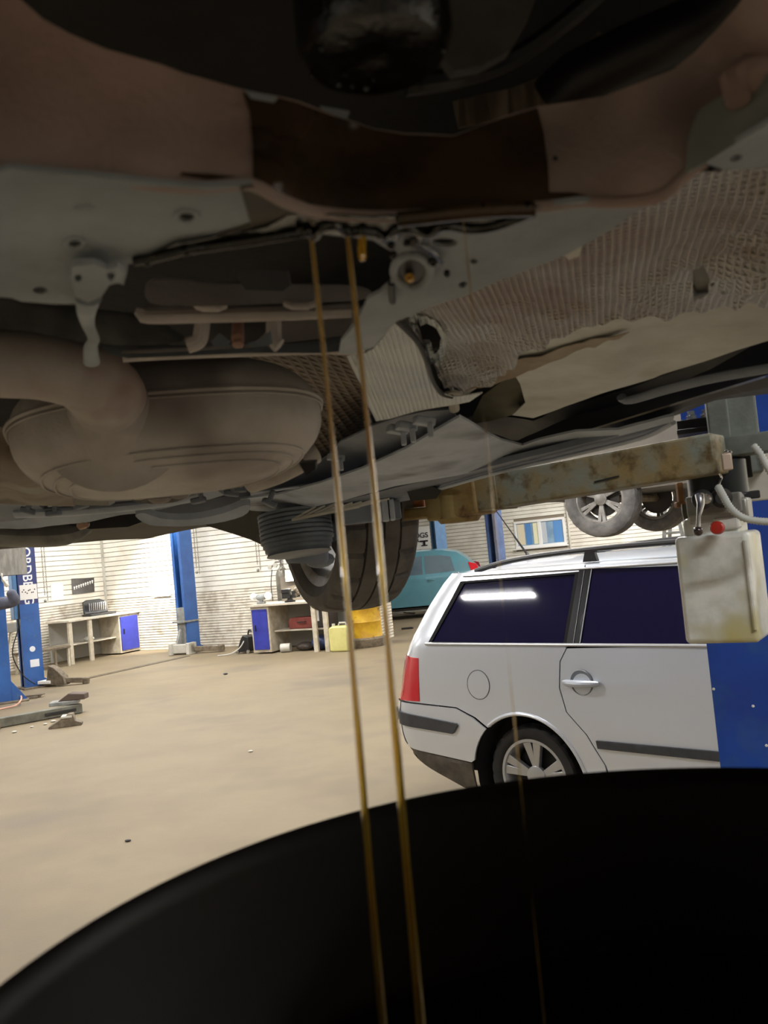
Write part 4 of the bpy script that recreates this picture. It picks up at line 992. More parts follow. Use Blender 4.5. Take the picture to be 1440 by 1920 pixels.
PR = thing('person', (bx0, by0, 0), 0, 'mechanic in dark grey overalls and white gloves reaching up at the left edge', 'person')
sh1 = Vector((bx0 + .20, by0 - .02, 1.43)); P = lambda x, y, z: Vector((bx0 + x, by0 + y, z))
M_over = mat('grey_overalls', (92, 95, 112), .85, c2=(76, 78, 92), ns=7, bump=.008, bs=14)
M_glove = mat('white_glove', (210, 206, 196), .8, bump=.003, bs=60)
M_skin = mat('skin', (196, 150, 124), .55)
verts = [(P(0, 0, .98), .15, .12), (P(0, 0, 1.15), .14, .11), (P(0, 0, 1.33), .16, .11), (P(0, 0, 1.46), .12, .09), (P(0, 0, 1.55), .055),
         (sh1, .10), (el, .085), (el.lerp(hd, .7), .06),
         (P(-.19, 0, 1.43), .075), (P(-.30, -.25, 1.50), .055), (P(-.22, -.42, 1.72), .042),
         (P(.10, 0, .90), .10), (P(.12, -.02, .50), .075), (P(.13, .02, .10), .055), (P(.13, -.12, .05), .05),
         (P(-.10, 0, .90), .10), (P(-.14, -.10, .50), .075), (P(-.15, -.04, .10), .055), (P(-.15, -.18, .05), .05)]
edges = [(0, 1), (1, 2), (2, 3), (3, 4), (3, 5), (5, 6), (6, 7), (3, 8), (8, 9), (9, 10), (0, 11), (11, 12), (12, 13), (13, 14), (0, 15), (15, 16), (16, 17), (17, 18)]
skin_fig('overalls', verts, edges, M_over, PR)
hp = P(-.02, -.03, 1.72)
hb_ = MB().ball(hp, .105, 16, (.82, .95, 1.2)).ball(hp + Vector((0, -.1, -.02)), .018, 8, (.8, 1.2, 1.4)); hb_.tube([P(0, 0, 1.5), hp - Vector((0, -.02, .08))], .05, 10)
for s_ in (-1, 1): hb_.ball(hp + Vector((s_ * .088, .01, -.01)), .028, 8, (.4, .8, 1.2))
hdm = hb_.build('head', M_skin, PR)
MB().ball(hp + Vector((0, .015, .025)), .108, 14, (.86, .98, 1.15)).build('hair', M_dark, hdm)
for s_ in (-1, 1): MB().ball(hp + Vector((s_ * .035, -.092, .012)), .012, 8).build('eye', M_white, hdm)
MB().ball(hp + Vector((0, -.093, -.06)), .02, 8, (1.4, .4, .35)).build('mouth', mat('lips', (160, 90, 80), .5), hdm)
def glove(c, fw, side_v, nm='glove'):
    fw = fw.normalized(); sv = (side_v - fw * side_v.dot(fw)).normalized(); up_ = fw.cross(sv)
    vs = [(c - fw * .05, .036), (c, .034, .03), (c + fw * .05, .040, .018)]; es = [(0, 1), (1, 2)]
    for i, (o_, l_) in enumerate(((-.033, .070), (-.011, .082), (.011, .078), (.032, .062))):
        k = len(vs); b = c + fw * .078 + sv * o_
        vs += [(b, .0095), (b + fw * l_ * .5 + up_ * .012, .009), (b + fw * l_ * .85 + up_ * .035, .008)]; es += [(2, k), (k, k + 1), (k + 1, k + 2)]
    k = len(vs); vs += [(c + sv * .045 + fw * .02, .012), (c + sv * .065 + fw * .055 + up_ * .015, .010)]; es += [(1, k), (k, k + 1)]
    return skin_fig(nm, vs, es, M_glove, PR, 0, 1)
fwv = (hd - el).normalized(); glove(hd + fwv * .01, fwv + Vector((-.2, 0, .1)), Vector((.3, -1, 0)))
glove(P(-.20, -.46, 1.78), Vector((.1, -.2, 1)), Vector((-1, -.2, 0)))
for i in (14, 18): MB().ball(verts[i][0] + Vector((0, .02, .0)), .055, 10, (.9, 2., .9)).build('boot', M_black, PR)

# ================================================================== LIFTED CAR ABOVE THE CAMERA
LZ = 1.48
LC = thing('lifted_car', (0, 0, LZ), R_(19), 'dirty underside of a lifted car with exhaust, heat shield and rear wheel', 'car')
LM = ROOTM[LC.name]
lw = lambda X, Y, z: LM @ Vector((X, Y, z - LZ))        # car X (right), Y (rearwards), world z
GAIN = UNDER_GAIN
M_pink = mat('dusty_pinkish_primer', (152, 122, 106), .85, c2=(134, 108, 94), ns=7, bump=.0012, bs=200, c3=(140, 120, 106), ns3=3)
M_under = mat('grey_underseal', (144, 145, 140), .8, c2=(122, 123, 118), ns=6, bump=.001, bs=160)
M_oil = mat('oil_film', (60, 44, 28), .18, coat=.35, c2=(46, 35, 23), ns=14, bump=.0015, bs=30)
M_oilblk = mat('oily_black', (10, 9, 8), .05, spec=.7, bump=.002, bs=50)
M_amber = mat('amber_oil', (206, 150, 30), .1, coat=1., c2=(150, 96, 14), ns=30)
M_engine = mat('engine_dark', (20, 19, 18), .8, c2=(13, 12, 12), ns=14, bump=.002, bs=30)
M_foil = mat('embossed_foil', (184, 178, 166), .42, .25, c2=(148, 130, 112), ns=4.5, bump=.0015, bs=45, grid=(.0062, R_(33), .004), c3=(176, 172, 158), ns3=3)
M_foil2 = mat('embossed_foil_pale', (190, 194, 190), .42, .3, c2=(166, 169, 164), ns=7, grid=(.006, R_(25), .0016), bump=.001, bs=40)
M_foild = mat('embossed_foil_brown', (96, 80, 62), .5, .35, c2=(74, 62, 48), ns=6, grid=(.017, R_(30), .003))
M_tunnel = mat('beige_panel', (172, 168, 154), .6, .1, c2=(150, 144, 128), ns=5, bump=.0018, bs=28, c3=(132, 118, 98), ns3=3.2, lo3=.6, hi3=.72)
M_exh = mat('exhaust_dust', (158, 148, 134), .75, .1, c2=(132, 122, 108), ns=5, bump=.0008, bs=220, c3=(112, 100, 90), ns3=3)
M_exh2 = mat('exhaust_pipe_rust', (152, 144, 132), .75, .1, c2=(138, 122, 108), ns=5, bump=.0006, bs=150, c3=(116, 84, 70), ns3=6, lo3=.52, hi3=.68)
M_undp = mat('grey_plastic_tray', (104, 106, 108), .65, c2=(86, 88, 90), ns=7, bump=.001, bs=80)
M_undl = mat('light_grey_tray', (150, 152, 152), .6, c2=(130, 132, 132), ns=6, bump=.0008, bs=60, c3=(90, 90, 90), ns3=4, lo3=.58, hi3=.7)
M_blk2 = mat('black_underbody', (30, 30, 32), .45, c2=(64, 64, 66), ns=5, lo=.5, hi=.8, bump=.002, bs=14)
M_susp = mat('suspension_dust', (122, 116, 104), .75, c2=(92, 88, 80), ns=10, bump=.0015, bs=60)
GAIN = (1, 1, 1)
M_carpaint = mat('dark_car_paint', (40, 46, 60), .3, .3, coat=.5)
def crumple(amp, s=14., fold=0.):
    return lambda p, a, b: amp * nf(p, s) + amp * .5 * nf(p, s * 2.7, 3) + fold * abs(nf(p, s * .8, 9))
def P_(name, outline, depth, M, **k):
    kw = {q: k.pop(q) for q in ('label', 'kind', 'ang') if q in k}
    return patch(MB(), outline, depth, **k).build(name, M, LC, recalc=False, **kw)
# body shell
sideo = lambda: [(-1.1, .34)] + arc((-.2, .34), .36, 180, 0, 10) + [(.25, .335), (2.1, .335)] + arc((2.52, .36), .36, 180, 0, 10) + [(3.45, .34), (3.5, .6), (3.4, .95), (2.9, 1.25), (2.2, 1.45), (.9, 1.45), (.3, 1.05), (-.9, .85), (-1.1, .6)]
for s_ in (-1, 1):
    MB().sheet(sideo(), lambda y, z, k: Vector((s_ * (.875 - .2 * max(0, z - .95) - k * .015), y, z)), .14, .015).build('body_side', M_carpaint, LC, world=False, recalc=s_ > 0)
V = []; F = []
for y, z in [(-1.1, .34), (-1.1, .6), (-.9, .85), (.3, 1.05), (.9, 1.45), (2.2, 1.45), (2.9, 1.25), (3.4, .95), (3.5, .6), (3.5, .32)]:
    e = .875 - .2 * max(0, z - .95); V += [(-e, y, z), (e, y, z)]
MB().add(V, [(2 * i, 2 * i + 1, 2 * i + 3, 2 * i + 2) for i in range(9)]).build('body_shell', M_carpaint, LC, world=False)
MB().b2(-.86, .86, -1.08, 2.05, .555, .575).build('floor_panel', M_engine, LC, world=False, smooth=False)
MB().b2(-.62, .62, 2.05, 3.45, .50, .52).build('rear_floor_panel', M_engine, LC, world=False, smooth=False)
# engine bay above the camera
sump = MB(); sump.b2(-.34, .30, -.75, .30, .46, .55); sump.build('engine_sump', M_engine, LC, world=False, bev=.02)
fc_ = Vector((.0, .395, 0)); filt = MB()
filt.lathe([(.005, 1.866), (.02, 1.862), (.033, 1.864), (.037, 1.872), (.038, 1.98), (.034, 2.0)], (W(706, 120, .40).x, .395, 0), n=36)
of = filt.build('oil_filter', M_oilblk, LC)
dr_ = MB()
for (x, y, r_) in ((585, 143, .8), (603, 91, .8), (635, 158, 1.1), (660, 162, .8), (686, 165, 1.2), (790, 163, .7), (832, 94, 1.1), (818, 27, 1.1), (700, 150, .6)):
    MB().ball(onz(x, y, 1.8625), .0016 * r_, 8, (1, 1, 1.3)).build('oil_drop', M_oilblk, of)
P_('engine_mount', [(852, -20), (1010, -20), (990, 40), (960, 90), (905, 120), (850, 130), (800, 60)], Surf([(850, 0, .46), (1000, 0, .48), (900, 120, .47)]), mat('dark_cast', (60, 56, 50), .7, bump=.003, bs=30), thick=.02, tdir=(0, 1, .3), relief=crumple(.004, 20))
MB().tube([W(1420, -40, .50), W(1300, 60, .51), W(1180, 110, .52), W(1080, 160, .53), W(1040, 200, .54)], .020, 12).build('coolant_hose', mat('hose_black', (22, 20, 24), .4), LC)
MB().tube(smooth_line([W(1150, -40, .58), W(1060, 40, .58), W(960, 110, .58), W(860, 145, .56), W(760, 160, .55)], 5), .007, 8).build('cable_loom', M_blackp, LC)
P_('tunnel_foil', [(1120, 60), (1180, 80), (1130, 150), (1070, 200), (950, 220), (860, 240), (850, 190), (960, 165), (1050, 130)], Surf([(1120, 80, .62), (850, 220, .60), (1070, 200, .62)]), M_foild, step=18, tdir=(0, 1, .2))
# subframe
top = [(-420, -60), (-200, -60), (-70, -40), (40, 0), (80, 35), (130, 62), (200, 92), (300, 120), (345, 138), (400, 152), (460, 168), (520, 180), (560, 190), (620, 213), (700, 240), (760, 250), (850, 254), (940, 220), (1010, 199), (1070, 190), (1130, 182), (1200, 155), (1262, 130), (1300, 100), (1340, 60), (1380, 15), (1420, -40), (1520, -60)]
bot = [(1520, 210), (1440, 235), (1320, 305), (1290, 325), (1240, 368), (1160, 380), (1090, 378), (1030, 386), (960, 390), (880, 394), (800, 402), (700, 406), (600, 398), (530, 376), (470, 345), (400, 350), (330, 350), (200, 336), (100, 326), (0, 318), (-70, 318), (-420, 345)]
SF = Surf([(0, 325, .374), (0, 20, .392), (470, 343, .402), (460, 170, .425), (700, 405, .454), (700, 245, .48), (1030, 385, .4645), (1010, 200, .485), (1290, 325, .44), (1300, 120, .465), (1440, 220, .41), (1440, 0, .44), (250, 100, .40), (250, 338, .39)])
P_('subframe_face', top + bot, SF, M_pink, step=16, thick=.003, tdir=(0, 1, .1), relief=lambda p, a, b: .0015 * nf(p, 25))
# lower folded edge of the near face
le = [W(x, y, SF(x, y) - .0015) for x, y in bot[2:]]
MB().tube(smooth_line(le, 3), .0032, 8).build('subframe_edge', M_pink, LC)
# oil-soaked stretch
oil = [(455, 172), (520, 182), (560, 192), (620, 215), (700, 242), (760, 252), (850, 256), (940, 222), (1008, 201), (1020, 250), (1028, 310), (1030, 360), (1075, 361), (1112, 369), (1114, 377), (1070, 381), (1030, 388), (960, 392), (880, 396), (800, 404), (700, 408), (600, 400), (530, 378), (478, 352), (420, 340), (338, 327), (340, 322), (400, 325), (474, 332), (473, 270), (468, 210)]
P_('oil_film', oil, lambda x, y: SF(x, y) - .0022, M_oil, step=16, thick=.0015, tdir=(0, 1, .1), relief=lambda p, a, b: .002 * nf(p, 30, 5), label='dark brown wet oil coating the middle of the subframe')
P_('subframe_inner_lip', [(458, 168), (520, 182), (512, 190), (470, 182)], Surf([(458, 168, .42), (520, 182, .425), (470, 182, .42)]), M_under, step=10, tdir=(0, 1, .1))
P_('subframe_rear_lip', [(600, 198), (655, 208), (650, 222), (612, 214)], Surf([(600, 198, .47), (655, 208, .472), (650, 222, .47)]), M_under, step=10, tdir=(0, 1, .1))
# left flange
FZ = 1.81
lf = [(-420, 342), (-70, 314), (0, 316), (100, 324), (200, 334), (330, 348), (400, 349), (470, 344), (530, 377), (575, 398), (578, 432), (520, 446), (470, 455), (430, 458), (370, 462), (350, 470), (300, 480), (268, 490), (240, 494), (238, 512), (232, 535), (212, 528), (196, 545), (176, 562), (160, 569), (100, 570), (40, 566), (0, 552), (-70, 545), (-420, 590)]
P_('subframe_flange', lf, FZ, M_under, step=15, thick=.003, holes=(ell(350, 405, 20, 11), ell(140, 455, 17, 9), ell(75, 545, 14, 7), ell(148, 522, 8, 7)), relief=lambda p, a, b: .0012 * nf(p, 22) + .012 * max(0, (18 - a) / 100) * -1)
for (x, y, a, b) in ((350, 405, 20, 11), (140, 455, 17, 9)):
    MB().tube([onz(p[0], p[1], FZ - .0005) for p in ell(x, y, a, b, 18)] + [onz(x + a, y, FZ - .0005)], .0014, 6).build('hole_rim', M_under, LC)
MB().ball(onz(160, 391, FZ), .004, 12, (1.3, 1, .4)).build('plug', M_under, LC)
# right flange with tail
rf = [(578, 400), (620, 404), (700, 408), (800, 404), (880, 396), (1030, 387), (1090, 379), (1160, 381), (1240, 369), (1190, 400), (1150, 428), (1118, 446), (1060, 478), (1000, 502), (930, 528), (870, 558), (800, 578), (745, 602), (720, 630), (700, 652), (655, 664), (636, 662), (640, 640), (672, 600), (690, 560), (712, 548), (734, 528), (735, 500), (748, 478), (700, 452), (640, 445), (600, 440), (578, 434)]
P_('subframe_flange', rf, FZ, M_under, step=15, thick=.003, holes=(ell(888, 489, 8, 5), ell(868, 534, 9, 6, a=-.4), ell(838, 512, 7, 8), ell(832, 455, 26, 9)), relief=lambda p, a, b: .0012 * nf(p, 22))
P_('grey_bracket', [(1290, 322), (1294, 250), (1312, 205), (1352, 178), (1400, 150), (1500, 118), (1500, 215), (1440, 232), (1380, 268), (1322, 306)], Surf([(1290, 322, .425), (1310, 210, .43), (1440, 140, .40), (1500, 210, .385)]), mat('bracket_grey', (150, 156, 152), .75, c2=(134, 138, 134), ns=8), step=14, thick=.004, tdir=(0, 1, .1))
P_('grey_bracket_flange', [(1322, 306), (1380, 268), (1440, 232), (1500, 212), (1500, 300), (1440, 316), (1360, 320)], 1.812, M_under, step=14, thick=.003, holes=(ell(1380, 297, 14, 6, a=-.3),))
MB().ball(W(1410, 150, .41), .012, 14, (1.2, .8, 1)).tube([W(1385, 190, .402), W(1372, 150, .405), W(1400, 125, .41), W(1450, 125, .41)], .006, 8).build('mount_boss', M_pink, LC)
for (x, y) in ((1359, 232), (1316, 290), (1041, 297)): MB().ball(W(x, y, SF(x, y) - .003), .0015, 8).build('small_bolt', M_dark, LC)
# oily lip: wet black rim and drops
lip = [(252, 490), (300, 481), (348, 469), (400, 462), (470, 452), (545, 440), (575, 436), (592, 442), (600, 430), (625, 422), (648, 436), (672, 432), (700, 436), (724, 444), (738, 434), (765, 428), (800, 440), (812, 434), (835, 424), (880, 430), (930, 424), (1000, 398)]
lp3 = smooth_line([onz(x, y, FZ - .003) for x, y in lip], 4)
MB().tube(lp3, .0028, 9).build('oily_rim', M_oilblk, LC, label='wet black rim where the oil gathers')
MB().tube(smooth_line([onz(x, y, FZ - .004) for x, y in ((745, 412), (800, 406), (870, 398), (940, 393), (1000, 392))], 4), .0042, 9).build('oily_edge', M_oil, LC)
P_('oil_pool', [(578, 400), (700, 408), (800, 405), (900, 396), (1010, 389), (1000, 408), (900, 424), (840, 424), (800, 436), (760, 430), (730, 444), (690, 436), (640, 436), (600, 440), (480, 455), (420, 462), (360, 462), (250, 492), (330, 455), (430, 440), (500, 425), (540, 405)], FZ - .002, M_oilblk, step=14, thick=.001, relief=lambda p, a, b: .0012 * nf(p, 45))
od = MB()
for (x, y, r_) in ((275, 490, 1.2), (348, 470, 1.2), (364, 471, .8), (562, 430, .8), (576, 433, 1), (587, 443, 1), (649, 432, 1.2), (680, 430, 1), (705, 437, .9), (710, 440, 1), (760, 430, .9), (749, 412, 1), (797, 407, 1.3), (850, 399, 1.5), (905, 391, 1.1), (988, 387, 1), (733, 460, 1.), (738, 478, 1), (812, 490, 1.3)):
    MB().ball(onz(x, y, FZ - .0035), .0022 * r_, 10, (1.2, 1, 1.2)).build('oil_drop', M_oilblk, LC)
for pts in (((590, 446), (602, 428), (625, 422), (645, 434)), ((742, 444), (752, 430), (775, 430), (790, 446), (770, 452)), ((812, 440), (830, 426), (855, 426), (875, 432)), ((655, 440), (680, 434), (706, 440), (720, 452)), ((760, 455), (790, 462), (815, 478), (826, 492))):
    MB().tube(smooth_line([onz(x, y, FZ - .003) for x, y in pts], 5), .0022, 8).build('oil_bead', M_oilblk, LC)
MB().lathe([(.0018, 0), (.0024, .002), (.0024, .008), (.0018, .01), (.0018, .02)], onz(680, 488, 1.80), n=6).tube([onz(680, 480, 1.80), onz(682, 440, 1.812)], .0015, 8).build('drain_bolt', M_amber, LC, label='bolt wet with amber oil')
MB().tube([onz(768, 522, 1.803), onz(768, 522, 1.83)], [.0032, .0036], 12).ball(onz(769, 524, 1.801), .002, 8).build('drain_bolt', M_amber, LC)
MB().tube([onz(p[0], p[1], 1.808) for p in ell(772, 508, 34, 30, 22)] + [onz(806, 508, 1.808)], .0028, 8, cap=False).build('bolt_recess_rim', M_under, LC)
P_('bolt_recess', ell(772, 508, 30, 26, 20), 1.8085, M_dark, step=12, thick=.001)
MB().tube([onz(736, 565, 1.806), onz(734, 530, 1.81)], .0026, 8).build('cable_clip', M_dark, LC)
P_('oil_wet_patch', [(450, 352), (470, 348), (530, 378), (575, 400), (578, 434), (520, 446), (460, 454), (400, 460), (410, 440), (470, 420)], FZ - .0012, mat('oil_smear', (62, 54, 36), .5, spec=.2, c2=(40, 34, 22), ns=30), step=12, thick=.0008)
# hanging hook strut between flange and pipe
hk = smooth_line([onz(166, 560, 1.803), W(162, 590, .60), W(166, 612, .66), W(176, 636, .74), W(170, 650, .78), W(172, 680, .82)], 6)
MB().tube(hk, [.008 - .003 * math.sin(math.pi * i / (len(hk) - 1)) for i in range(len(hk))], 10, flat=.6).build('hanger_strap', M_under, LC)
P_('hook_plate', [(135, 500), (175, 495), (200, 505), (222, 500), (232, 512), (226, 530), (205, 535), (190, 556), (165, 566), (140, 556), (132, 525)], 1.800, M_under, step=10, thick=.004, holes=(ell(147, 523, 7, 8), ell(208, 516, 8, 10)), relief=lambda p, a, b: .001 * nf(p, 40))
# gearbox crossmember bars seen through the opening
def bar(name, pts, w_, h_, M, **k):
    pp = smooth_line(pts, 4); return MB().tube(pp, w_, 12, flat=h_ / w_).build(name, M, LC, **k)
M_bar = mat('casting_grey', (190, 184, 182), .7, c2=(170, 164, 162), ns=9, bump=.001, bs=90)
P_('gearbox_plate', sm2([(272, 540), (285, 522), (330, 522), (420, 532), (560, 534), (660, 536), (696, 548), (684, 560), (640, 566), (500, 570), (380, 574), (300, 572), (276, 562)], 3), Surf([(280, 530, .70), (690, 540, .76), (400, 572, .70), (650, 568, .745)]), M_bar, step=12, thick=.015, tdir=(0, 1, .4), relief=lambda p, a, b: .001 * nf(p, 30))
bar('crossmember_bar', [W(268, 584, .72), W(278, 594, .72), W(400, 592, .725), W(540, 588, .73), W(658, 582, .735)], .0065, .006, M_bar)
P_('crossmember_lip', [(264, 576), (400, 578), (560, 576), (656, 570), (658, 580), (400, 588), (270, 590)], Surf([(264, 576, .725), (656, 570, .74), (400, 588, .72)]), M_bar, step=14, thick=.01, tdir=(0, 1, .4))
P_('gearbox_tab', [(438, 505), (540, 508), (545, 535), (530, 546), (460, 544), (450, 530)], Surf([(440, 505, .68), (540, 508, .69), (460, 544, .68)]), mat('tab_grey', (96, 98, 100), .7), step=12, thick=.01, tdir=(0, 1, .3))
for (x, y) in ((395, 572), (562, 568)): MB().tube([W(x - 26, y, .71), W(x - 14, y + 5, .705), W(x + 14, y + 5, .705), W(x + 26, y, .71)], .0035, 8).build('weld_tab', M_bar, LC)
for (pts) in ((((380, 598), (378, 620), (372, 640), (352, 648))), (((514, 596), (513, 622), (516, 640), (524, 648)))):
    MB().tube(smooth_line([W(x, y, .74) for x, y in pts], 4), .0068, 10).build('support_leg', M_bar, LC)
MB().tube([W(446, 602, .76), W(446, 636, .745)], [.005, .006], 12).lathe([(.005, 0), (.0055, .004), (.002, .005)], W(446, 640, .742), (0, -.4, -1), 6).build('through_bolt', mat('pinkish_bolt', (150, 116, 104), .6), LC)
for pts in ([(395, 640), (410, 625), (430, 640), (425, 650), (400, 650)], [(462, 645), (490, 636), (508, 618), (512, 645), (480, 652)]):
    P_('gusset_plate', pts, .0 or Surf([(400, 640, .75), (500, 640, .76), (440, 650, .75)]), M_under, step=10, thick=.004, tdir=(0, 1, .3))
P_('crossmember_tube', [(-420, 600), (-70, 565), (0, 558), (60, 572), (150, 584), (260, 596), (300, 612), (340, 640), (300, 648), (220, 648), (150, 640), (60, 622), (-70, 612), (-420, 650)], Surf([(0, 560, .80), (300, 600, .86), (0, 610, .78), (300, 645, .84), (150, 610, .79)]), M_susp, step=14, thick=.02, tdir=(0, 1, .5), relief=lambda p, a, b: .001 * nf(p, 20))
bar('crossmember_tube', [W(230, 668, .83), W(320, 663, .84), W(460, 658, .86), W(600, 654, .88), (W(660, 655, .88)), W(680, 650, .88)], .0075, .006, M_bar)
P_('crossmember_plate', [(180, 640), (300, 646), (360, 652), (440, 648), (520, 648), (600, 640), (668, 620), (690, 640), (670, 656), (600, 662), (460, 662), (330, 668), (240, 672), (205, 664)], Surf([(200, 645, .84), (680, 630, .90), (440, 664, .84)]), M_under, step=14, thick=.006, tdir=(0, 1, .4), relief=lambda p, a, b: .0015 * nf(p, 25))
P_('gearbox_casting', [(560, 590), (640, 596), (690, 570), (700, 600), (660, 628), (620, 632), (560, 640), (470, 648), (500, 622)], Surf([(560, 590, .92), (690, 570, .90), (560, 640, .90)]), M_bar, step=14, thick=.02, tdir=(0, 1, .4), relief=crumple(.002, 20))
# ---------------- exhaust
ep = smooth_line([W(-520, 660, .80), W(-320, 664, .81), W(-90, 676, .84), W(0, 682, .845), W(70, 686, .855), W(130, 700, .875), W(182, 722, .905), W(206, 756, .975), W(211, 790, 1.05), W(214, 826, 1.13)], 6)
n_ = len(ep); er = [.034 if i < n_ * .55 else .034 + .010 * math.sin(min(1, (i - n_ * .55) / (n_ * .25)) * math.pi / 2) for i in range(n_)]
pipe_ = MB().tube(ep, er, 32).build('exhaust_pipe', M_exh2, LC, ang=60)
MB().tube([ep[9], ep[14]], .0355, 24).build('pipe_sleeve', M_exh2, pipe_)
# muffler: superellipsoid pillow turned across the car
mc = W(322, 806, 1.10); mu = MB(); V = []; F = []; nu, nv = 56, 26
a_ = .195; hgt_ = .078; b_ = .13
ce_ = lambda t, e: math.copysign(abs(math.cos(t)) ** e, math.cos(t)); se_ = lambda t, e: math.copysign(abs(math.sin(t)) ** e, math.sin(t))
xh = (W(590, 775, 1.16) - W(60, 830, 1.04)); xh.z *= .6; xh.normalize(); zh = Vector((0, .12, 1)); zh = (zh - xh * zh.dot(xh)).normalized(); yh = zh.cross(xh)
for i in range(nv + 1):
    ph = -math.pi / 2 + math.pi * i / nv
    for j in range(nu):
        t = 2 * math.pi * j / nu; X = a_ * ce_(t, .75) * ce_(ph, .62); Y = b_ * se_(t, .8) * ce_(ph, .62); Z = hgt_ * se_(ph, .9)
        p = mc + xh * X + yh * Y + zh * Z; p += (p - mc).normalized() * .0015 * nf(p, 12)
        V.append(p)
for i in range(nv):
    for j in range(nu): F.append((i * nu + j, i * nu + (j + 1) % nu, (i + 1) * nu + (j + 1) % nu, (i + 1) * nu + j))
muf = mu.add(V, F).build('muffler', M_exh, LC, ang=60)
def ring(Z, k, r, t0=0., t1=2 * math.pi):
    pts = []
    for j in range(73):
        t = t0 + (t1 - t0) * j / 72; ph = math.asin(max(-1, min(1, math.copysign(abs(Z) ** (1 / .9), Z)))); c_ = abs(math.cos(ph)) ** .62
        pts.append(mc + xh * a_ * k * ce_(t, .75) * c_ + yh * b_ * k * se_(t, .8) * c_ + zh * hgt_ * Z)
    return MB().tube(pts, r, 6, cap=False).build('muffler_seam', M_exh, muf)
ring(.12, 1.012, .0035); ring(.04, 1.010, .0015)
for Z_ in (-.70, -.79, -.87): ring(Z_, 1.012, .0019)
MB().tube(smooth_line([W(203, 742, .95), W(206, 760, .97), W(209, 780, .992), W(213, 798, 1.015)], 4), [.043, .0435, .0445, .046, .048, .050, .053, .056, .060, .065, .071, .078, .086], 32).build('muffler_inlet', M_exh, muf, ang=60)
MB().tube(smooth_line([W(470, 905, 1.30), W(520, 888, 1.27), W(560, 868, 1.26), W(590, 850, 1.27)], 4), .016, 14).build('tail_pipe', M_exh, LC)
MB().tube(smooth_line([W(556, 852, 1.24), W(566, 866, 1.23), W(580, 884, 1.25)], 4), .004, 8).b2(0, .0001, 0, .0001, 0, .0001).build('exhaust_clamp', M_blackp, LC)
P_('hanger_block', [(560, 868), (592, 866), (592, 880), (574, 892)], Surf([(560, 868, 1.28), (592, 866, 1.3), (574, 892, 1.3)]), M_dark, step=10, thick=.03, tdir=(0, 1, .2))
# ---------------- heat shields
HS = Surf([(1240, 372, .575), (1440, 300, .53), (1100, 455, .64), (860, 560, .80), (760, 585, .88), (840, 745, 1.22), (1000, 632, .92), (1140, 605, .86), (1440, 420, .60), (1300, 540, .78), (900, 640, .98)])
hs_out = [(1530, 240), (1440, 300), (1400, 318), (1295, 328), (1238, 366), (1180, 396), (1130, 430), (1060, 472), (1000, 496), (930, 520), (860, 552), (790, 568), (742, 598), (775, 625), (800, 655), (815, 690), (828, 720), (842, 742), (862, 748), (885, 738), (920, 730), (985, 668), (1040, 640), (1100, 618), (1160, 606), (1240, 600), (1300, 590), (1380, 576), (1530, 540)]
tear = [(778, 598), (790, 590), (800, 598), (812, 600), (824, 612), (830, 636), (826, 656), (812, 660), (806, 640), (792, 640), (786, 618)]
t2 = [(1302, 508), (1318, 496), (1330, 520), (1328, 548), (1312, 556), (1300, 562)]
def hsrel(p, a, b):
    k = min(1, max(0, (b - 330 - (1440 - a) * .42) / 160)); return .0015 * nf(p, 9) + k * (.010 * nf(p, 13, 2) + .008 * nf(p, 38, 7) + .018 * abs(nf(p, 24, 5)))
P_('heat_shield', hs_out, HS, M_foil, step=7, thick=.0012, holes=(tear, t2, ell(1335, 530, 5, 5, 8), ell(1398, 553, 6, 5, 8), ell(1355, 541, 5, 4, 8)), relief=hsrel, ang=50)
P_('torn_foil_edge', [(782, 592), (800, 594), (822, 606), (838, 630), (836, 662), (822, 690), (810, 672), (824, 652), (828, 634), (818, 616), (800, 608), (788, 612)], lambda x, y: HS(x, y) - .008, M_foil2, step=7, thick=.001, relief=crumple(.006, 60), ang=50)
P_('torn_foil_edge', [(762, 582), (776, 580), (784, 600), (778, 622), (768, 610)], lambda x, y: HS(x, y) - .006, M_foil2, step=7, thick=.001, relief=crumple(.006, 60), ang=50)
P_('torn_foil_edge', [(796, 648), (808, 642), (812, 664), (820, 676), (806, 682), (798, 668)], lambda x, y: HS(x, y) - .010, M_foil2, step=7, thick=.001, relief=crumple(.008, 70), ang=50)
P_('shield_tab', [(1300, 500), (1320, 494), (1345, 510), (1350, 535), (1330, 548), (1306, 550), (1300, 530)], lambda x, y: HS(x, y) + .02, M_susp, step=9, thick=.001)
P_('foil_patch', [(1052, 476), (1094, 456), (1086, 480), (1068, 487)], lambda x, y: HS(x, y) - .012, M_lgrey, step=9, thick=.001)
# smooth flap with dark slit edge
FLs = Surf([(745, 600, .86), (845, 745, 1.14), (720, 775, 1.20), (680, 690, 1.02), (770, 690, 1.00)])
fl_out = [(742, 600), (765, 622), (785, 645), (800, 680), (812, 715), (828, 738), (850, 744), (905, 736), (880, 752), (840, 760), (780, 772), (728, 786), (712, 760), (700, 735), (682, 712), (668, 690), (672, 668), (700, 655), (722, 628)]
P_('shield_flap', fl_out, FLs, M_foil2, step=9, thick=.0015, relief=lambda p, a, b: .002 * nf(p, 12), ang=50)
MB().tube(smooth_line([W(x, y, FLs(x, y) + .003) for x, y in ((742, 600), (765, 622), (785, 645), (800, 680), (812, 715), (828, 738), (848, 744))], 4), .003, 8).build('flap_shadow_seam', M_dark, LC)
P_('shield_edge_strip', [(700, 655), (690, 672), (712, 700), (700, 735), (728, 786), (705, 790), (690, 760), (676, 720), (660, 690), (650, 668)], lambda x, y: FLs(x, y) + .01, M_foil2, step=10, thick=.0015)
